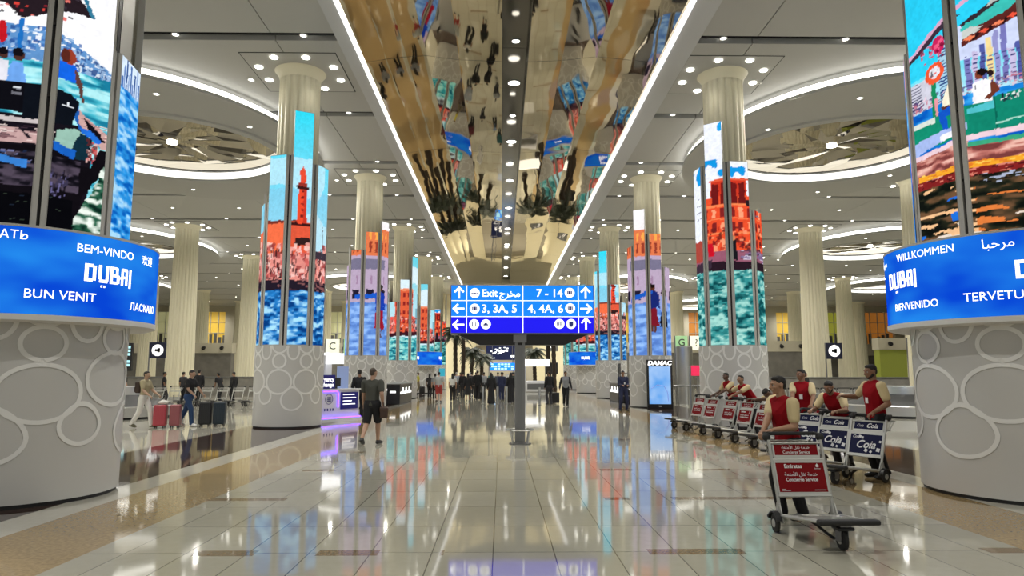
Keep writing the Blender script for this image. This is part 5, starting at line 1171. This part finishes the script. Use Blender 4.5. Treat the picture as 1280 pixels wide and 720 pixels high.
kadd('back_panel', KB(.9, 1.4, 0, W1, 1.5, 2.3), wht); kadd('side_post', KB(.9, .75, 0, 1.0, 1.4, 2.3), wht)
kadd('lit_header', KB(1.0, .75, 2.0, W1 - .05, 1.4, 2.38), lit)
kadd('glass_screen', KB(1.35, .5, 1.12, 1.9, .53, 1.9), mat('kiosk_glass', (.3, .4, .6), .1, emit=.25, ecol=(.25, .3, .7)))
sn = kadd('counter_monitor', KB(.98, .3, 1.2, 1.32, .34, 1.5), black); kadd('monitor_stand', KB(1.12, .32, 1.1, 1.18, .38, 1.25), black, sn)
# ------------------------------------------------------------------ lit advertising stand on the right
ad = thing('advert_stand', 'tall black advertising stand with a pale blue lit screen', 'screen', (7.50, 33.2, 0), D(-8))
bm = NB(); rbox(bm, -.60, -.12, 0, .60, .12, 2.30, .02); obj('stand_body', bm, black, ad, True)
sm = bpy.data.materials.new('pale_blue_lit_screen'); sm.use_nodes = True; n_ = sm.node_tree; n_.nodes.clear()
g_ = n_.nodes.new('ShaderNodeTexCoord'); w_ = n_.nodes.new('ShaderNodeTexNoise'); w_.inputs['Scale'].default_value = 1.2; r_ = n_.nodes.new('ShaderNodeValToRGB'); r_.color_ramp.elements[0].position = .35; r_.color_ramp.elements[1].position = .65
r_.color_ramp.elements[0].color = (*srgb(95, 165, 240), 1); r_.color_ramp.elements[1].color = (*srgb(170, 205, 250), 1); e_ = n_.nodes.new('ShaderNodeEmission'); o_ = n_.nodes.new('ShaderNodeOutputMaterial')
for a, b in ((g_.outputs['Object'], w_.inputs['Vector']), (w_.outputs['Fac'], r_.inputs[0]), (r_.outputs[0], e_.inputs[0]), (e_.outputs[0], o_.inputs[0])): n_.links.new(a, b)
so = obj('lit_screen', B(-.50, -.13, .22, .50, -.115, 1.98), sm, ad)
bm = NB(); tube(bm, [(-.4, -.135, .95), (-.1, -.135, 1.12), (.2, -.135, 1.05), (.35, -.135, .75), (.38, -.135, .35)], .025, 6); obj('picture_curve', bm, mat('soft_blue_print', srgb(120, 150, 215), .5, emit=.7, ecol=srgb(120, 150, 215)), so)
bm = text_mesh('DAMAC', .27, .002, .010, 'CENTER', 1.15, .2); put(bm, Matrix.Translation((0, -.125, 2.13)) @ FRONT); obj('lettering', bm, txt_e, ad)
bm = NB(); box(bm, -.06, -.13, .10, .06, -.118, .14); obj('foot_logo', bm, pr_w, ad)
# grey gate stand beside it
gs = thing('service_rail', 'grey steel service rail with upright posts behind the advertising stand', 'rail', (9.0, 36.0, 0))
bm = NB()
for x in (-.9, -.4, .1, .6, 1.1, 1.6): tube(bm, [(x, 0, 0), (x, 0, 1.0)], .03, 8)
obj('post_frame', bm, steel, gs, True); bm = NB(); rbox(bm, -1.0, -.15, .98, 1.8, .15, 1.06, .02); obj('top_board', bm, steel_d, gs)
bm = NB(); lathe(bm, [(.45, 0), (.45, 3.1), (.40, 3.15)], 40, (1.1, 2.5)); obj('steel_drum', bm, steel, gs, True)
# ------------------------------------------------------------------ small counters further down
def counter(label, x0, y0, x1, y1, side):
    t = thing('service_counter', label, 'counter', ((x0 + x1) / 2, (y0 + y1) / 2, 0)); w, d = (x1 - x0) / 2, (y1 - y0) / 2
    bm = NB(); rbox(bm, -w, -d, 0, w, d, 1.05, .04); obj('counter_body', bm, mat('counter_black', (.015, .015, .02), .3), t); bm = NB(); rbox(bm, -w - .05, -d - .05, 1.05, w + .05, d + .05, 1.10, .01); obj('counter_top', bm, steel_d, t)
    bm = NB(); f = w if side < 0 else -w - .02
    random.seed(int(y0))
    for k in range(7):
        y = -d + .2 + k * (2 * d - .4) / 7; box(bm, f, y, .55, f + .02, y + (2 * d) / 11, .68 + .2 * (k % 2))
    for k in range(5): x = -w + .12 + k * 2 * w / 5.4; box(bm, x, -d - .02, .62 + .12 * (k % 2), x + w / 4, -d, .72 + .12 * (k % 2))
    obj('lit_labels', bm, lit, t)
    bm = NB()
    for k in range(3): y = -d + .5 + k * (2 * d - 1) / 2; box(bm, -.3, y, 1.1, -.25, y + .45, 1.45)
    obj('monitors', bm, black, t); return t
counter('black service counter with lit labels below the fourth left tower', -7.9, 37.5, -5.4, 42.5, -1)
counter('dark coffee stand below the fourth right tower', 6.7, 39.5, 8.6, 43.5, 1)
cs_ = thing('coffee_machine_rack', 'dark shelving rack with a hanging ladder frame by the coffee stand', 'rack', (7.2, 38.6, 0))
bm = NB()
for x in (-.7, .7):
    for y in (-.25, .25): box(bm, x - .03, y - .03, 0, x + .03, y + .03, 2.2)
obj('rack_frame', bm, black, cs_)
bm = NB()
for z in (.4, .8, 1.2, 1.65): box(bm, -.7, -.25, z, .7, .25, z + .04)
obj('rack_shelves', bm, steel_d, cs_)
bm = NB()
for k in range(9): x = -.6 + k * .15; lathe(bm, [(.05, 1.24), (.05, 1.44), (.03, 1.5)], 10, (x, -.1))
obj('jar_row', bm, steel_d, cs_, True)
# left dark column-like post beside kiosk
# ------------------------------------------------------------------ small hanging and standing signs
def sign_box(label, x, y, z, w, h, m, glyph=None, gm=None, post=True, rz=0):
    t = thing('hall_sign', label, 'sign', (x, y, 0), rz)
    bm = NB(); rbox(bm, -w / 2, -.05, z, w / 2, .05, z + h, .01); o = obj('sign_face', bm, m, t)
    if post: obj('post', B(-w / 2 - .06, -.03, 0, -w / 2, .03, z + h), steel_d, t)
    if glyph == 'disc':
        bm = NB(); lathe(bm, [(h * .36, -.004), (h * .36, .004)], 28); put(bm, Matrix.Translation((0, -.055, z + h / 2)) @ FRONT); box(bm, -h * .17, -.066, z + h * .42, h * .12, -.06, z + h * .58, 1, ); box(bm, .0, -.066, z + h * .36, h * .16, -.06, z + h * .64, 1); obj('symbol', bm, [sign_w, black], o)
    elif glyph: bm = text_mesh(glyph, h * .7, .002, .003, 'CENTER'); put(bm, Matrix.Translation((0, -.06, z + h / 2)) @ FRONT); obj('lettering', bm, gm or sign_w, o)
    return t
inkm = mat('sign_ink', (.02, .02, .02), .5); cream_lit = mat('cream_lit_face', (.8, .8, .65), .5, emit=.7, ecol=(.75, .75, .6)); green_lit = mat('green_lit_face', (.3, .5, .25), .5, emit=.5, ecol=(.35, .6, .3)); navy_face = mat('sign_navy_face', srgb(18, 22, 48), .4)
sign_box('navy square sign with a white disc in the left side hall', -20.5, 42.0, 2.55, .95, .95, navy_face, 'disc')
sign_box('navy square sign with a white disc in the right side hall', 20.8, 43.4, 2.55, 1.0, 1.0, navy_face, 'disc')
sign_box('small cream lit sign with an arrow letter above the exchange kiosk', -9.4, 39.0, 2.75, .75, .8, cream_lit, 'C', inkm)
sign_box('small green lit sign next to the cream one above the exchange kiosk', -8.4, 39.0, 2.75, .75, .8, green_lit, 'C', inkm)
sign_box('small green lit sign left of the red house tower', 10.35, 40.0, 3.0, .7, .8, green_lit, 'G', inkm)
sign_box('small cream lit sign left of the red house tower', 11.2, 40.0, 3.0, .7, .8, cream_lit, '?', inkm)
sign_box('tall blue banner sign in the left side hall', -26.0, 46.0, 2.2, .7, 1.6, mat('banner_blue', srgb(60, 110, 180), .5))
sign_box('tall blue banner sign in the right side hall', 25.0, 42.0, 2.2, .7, 1.6, _M['banner_blue'])
sign_box('black sign panel with a cyan lit edge beside the nearest right tower', 14.1, 22.6, 2.55, .62, 1.0, mat('cyan_face', srgb(30, 150, 220), .4, emit=.7, ecol=srgb(30, 150, 225)))
sign_box('bright red notice board behind the leaning attendants', 8.6, 31.0, 1.55, .38, .45, mat('notice_red', srgb(235, 40, 90), .5, emit=.5, ecol=srgb(235, 40, 90)))
sign_box('teal totem screen near the left palms', -5.3, 62.6, 1.4, .5, .7, mat('teal_face', srgb(40, 150, 170), .4, emit=.6, ecol=srgb(60, 170, 190)))
def info_screen(label, x, y, w, h, z):
    t = thing('flight_display', label, 'screen', (x, y, 0)); bm = NB(); rbox(bm, -w / 2, -.1, z - .2, w / 2, .1, z + h, .02); obj('cabinet', bm, black, t); obj('post', B(-.08, -.04, 0, .08, .04, z - .15), steel_d, t)
    bm = NB()
    for q in range(6):
        for p in range(3): 
            if (q * 5 + p * 3) % 4: box(bm, -w * .42 + p * w * .29, -.11, z + .08 + q * (h - .2) / 6, -w * .42 + p * w * .29 + w * .24, -.1, z + .08 + (q + .7) * (h - .2) / 6)
    obj('screen_rows', bm, mat('pale_cyan_rows', srgb(170, 225, 235), .5, emit=.8, ecol=srgb(170, 225, 235)), t); return t
info_screen('black flight display with pale rows in the left side hall', -23.0, 43.0, 1.0, 1.5, 2.0); info_screen('black flight display with pale rows in the right side hall', 24.6, 38.0, 1.7, 1.7, 1.9)
info_screen('second black display, blank edge, right of the pale rows', 27.3, 38.5, 1.4, 1.2, 1.7)
# ------------------------------------------------------------------ far screens above the exit
fs = thing('video_wall', 'dark navy video wall with white figures above the exit', 'screen', (0, 84, 0)); bm = NB(); rbox(bm, -1.85, -.1, 3.25, 1.75, .15, 5.2, .03); obj('screen_face', bm, mat('video_navy', srgb(16, 22, 52), .3, emit=.4, ecol=srgb(22, 30, 70)), fs)
bm = NB(); random.seed(9)
for k in range(30): x, z = random.gauss(0, .55), random.gauss(4.3, .22); box(bm, x - .1, -.12, z - .05, x + .12, -.1, z + .05)
box(bm, -1.6, -.12, 3.45, -.8, -.1, 3.53); box(bm, 1.1, -.12, 3.6, 1.55, -.1, 3.8); obj('white_figures', bm, txt_e, fs)
for s_ in (-1.5, 1.4): obj('support', B(s_ - .06, .2, 0, s_ + .06, .3, 12), steel_d, fs)
eb = thing('exit_display', 'bright blue display board hanging below the video wall', 'sign', (.1, 83.5, 0)); bm = NB(); rbox(bm, -1.5, -.06, 2.0, 1.5, .06, 2.9, .02); obj('display_face', bm, skyb, eb)
bm = NB()
for q in range(3):
    for p in range(7):
        if (p * 3 + q) % 5: box(bm, -1.35 + p * .4, -.07, 2.12 + q * .26, -1.05 + p * .4, -.06, 2.3 + q * .26)
obj('display_rows', bm, _M['pale_cyan_rows'], eb)
for s_ in (-1.2, 1.2): obj('hanger', B(s_ - .03, -.03, 2.9, s_ + .03, .03, 11.9), steel_d, eb)
dk = thing('service_desk', 'white lit desk below the right palms', 'desk', (3.2, 63, 0)); bm = NB(); rbox(bm, -1.0, -.4, 0, 1.0, .4, 1.0, .1); obj('desk_body', bm, wht, dk, True); obj('lit_header', B(-1.1, -.3, 2.3, 1.1, .3, 2.9), lit, dk); obj('frame', B(-1.1, .2, 0, -1.0, .3, 2.3), wht, dk)
obj('dark_front', B(-.9, -.41, .25, .9, -.40, .75), steel_d, dk)
sign_box('small pale round-and-arrow sign at the right of the palms', 6.1, 84, 4.3, 1.4, .8, steel_d, '^ o')
sign_box('black notice board by the right lobby wall', 5.3, 74, 1.6, 1.3, 1.2, black)
# ------------------------------------------------------------------ palms
leafm = mat('palm_green', (.018, .028, .012), .6); trunkm = mat('palm_trunk', (.035, .024, .015), .9, noise=(6, .5))
def palm(label, x, y, h, crown=1.6, seed=0):
    t = thing('palm_tree', label, 'palm tree', (x, y, 0), seed, 'palms lining the lobby'); random.seed(seed)
    bm = NB(); pts_ = [(.04 * math.sin(z * 1.3), .03 * math.cos(z), z) for z in np.linspace(0, h, 22)]; tube(bm, pts_, [.20 + (.02 if i % 2 else -.01) + .10 * max(0, 1 - i / 4) + .04 * (i > 19) for i in range(22)], 10); obj('trunk', bm, trunkm, t, True)
    for k in range(22):
        a = k * 2.399; el = 1.1 - (k / 22) * 1.5; L_ = crown * random.uniform(.85, 1.1); bm = NB(); prev = None; spine = []
        for i in range(9):
            u = i / 8; rr = L_ * u * math.cos(el * (1 - u * .4)); z = h + L_ * (math.sin(el) * u - .75 * u * u) ; spine.append(Vector((rr * math.cos(a), rr * math.sin(a), z)))
        tube(bm, spine, [.022 * (1 - i / 9) + .004 for i in range(9)], 4)
        side = Vector((-math.sin(a), math.cos(a), 0))
        for i in range(1, 8):
            for sub in (0, .5):
                p = spine[i].lerp(spine[i + 1], sub); w = .42 * math.sin(PI * min(1, (i + sub) / 8.6)) + .08; d = (spine[i + 1] - spine[i]).normalized()
                for s_ in (-1, 1):
                    q = p + side * s_ * w * .8 + d * .16 - Vector((0, 0, w * .55)); bm.faces.new([bm.verts.new(p), bm.verts.new(p + d * .15), bm.verts.new(q)])
        obj('frond', bm, leafm, t)
    return t
palm('leftmost tall palm whose crown shows left of the blue sign', -4.35, 66, 5.6, 1.5, 1); palm('tall palm whose crown is hidden by the blue sign, left side', -3.9, 71, 6.8, 1.6, 2)
palm('mid height palm third from the left', -3.2, 75.5, 4.1, 1.5, 3); palm('smallest palm just left of the video wall', -2.2, 79, 3.6, 1.4, 4)
palm('palm just right of the sign pole', 3.6, 76, 4.0, 1.6, 5); palm('tall palm right of the sign pole with hidden crown', 4.6, 68, 6.4, 1.6, 6); palm('rightmost tall palm with hidden crown', 4.9, 65.5, 6.4, 1.7, 7)
# ------------------------------------------------------------------ baggage carousels and the low counters behind
def carousel(label, x0, x1, y0, y1):
    t = thing('baggage_carousel', label, 'carousel', ((x0 + x1) / 2, (y0 + y1) / 2, 0)); w, d = (x1 - x0) / 2, (y1 - y0) / 2
    def stad(r0, z0, r1, z1, bm, n=16):
        A, Bq = [], []
        for L_, rr, z in ((A, r0, z0), (Bq, r1, z1)):
            for s_, c_ in ((1, w - d), (-1, -(w - d))):
                for i in range(n + 1):
                    th = -PI / 2 + PI * i / n; L_.append(bm.verts.new((c_ + s_ * (d + rr) * math.cos(th), s_ * (d + rr) * math.sin(th), z)))
        m_ = len(A)
        for i in range(m_): bm.faces.new((A[i], A[(i + 1) % m_], Bq[(i + 1) % m_], Bq[i]))
    bm = NB(); stad(-.1, 0, -.1, .08, bm); obj('plinth', bm, black, t)
    bm = NB(); stad(0, .08, 0, .42, bm); stad(0, .42, -.12, .46, bm); obj('side_panel', bm, steel, t, True)
    bm = NB(); stad(-.12, .45, -1.2, .85, bm); obj('belt', bm, mat('carousel_rubber', (.02, .02, .02), .6), t, True)
    bm = NB(); stad(-1.2, .85, -1.25, 1.15, bm); stad(-1.25, 1.15, -d + .01, 1.15, bm); obj('core_panel', bm, steel, t, True)
    return t
carousel('left baggage carousel with a black belt and steel side', -30, -12.6, 24.6, 29.6)
carousel('right baggage carousel with a steel side beside the nearest right tower', 13.6, 30, 25.4, 30.0)
for s, x0, x1, y in ((-1, -44, -11.5, 52), (1, 12.5, 46, 44)):
    t = thing('low_counter', 'long grey stone counter across the %s side hall' % ('left' if s < 0 else 'right'), 'counter', (x0, y, 0)); w = x1 - x0
    bm = NB(); rbox(bm, 0, 0, .0, w, .8, 1.35, .03); obj('counter_body', bm, mat('counter_grey_stone', (.20, .19, .17), .45, noise=(2, .4)), t)
    obj('counter_cap', B(-.05, -.05, 1.35, w + .05, .85, 1.42), steel_d, t)
# mid-hall stone blocks with vents that close the side halls
for i, (x0, x1, y) in enumerate(((-24.5, -16.5, 78), (-50, -30, 78), (24, 34, 72), (12.5, 22, 76), (36, 46, 66))):
    t = thing('stone_block', ['dark stone wall block behind the left fluted columns', 'long dark stone block at the far left', 'lime backed stone block in the right side hall', 'dark stone block behind the red vested attendants', 'lime wall block near the right tower'][i], 'wall block', (x0, y, 0)); w = x1 - x0
    bm = NB(); box(bm, 0, 0, 0, w, 1.0, 3.9); obj('block_body', bm, [stone, stone, stone, stone, mat('lime_panel', (.30, .34, .05), .5)][i], t)
    obj('fascia', B(-.1, -.1, 3.9, w + .1, 1.1, 5.0), _M['beige_fascia'], t); bm = NB()
    for k in range(int(w / 2)): lathe(bm, [(.16, 0), (.16, .12)], 12); bmesh.ops.transform(bm, matrix=Matrix.Identity(4), verts=[])
    bm.free(); bm = NB()
    for k in range(int(w / 2)): tube(bm, [(1 + k * 2, -.3, 4.4), (1 + k * 2, -.05, 4.5)], .2, 10)
    obj('air_nozzles', bm, black, t)
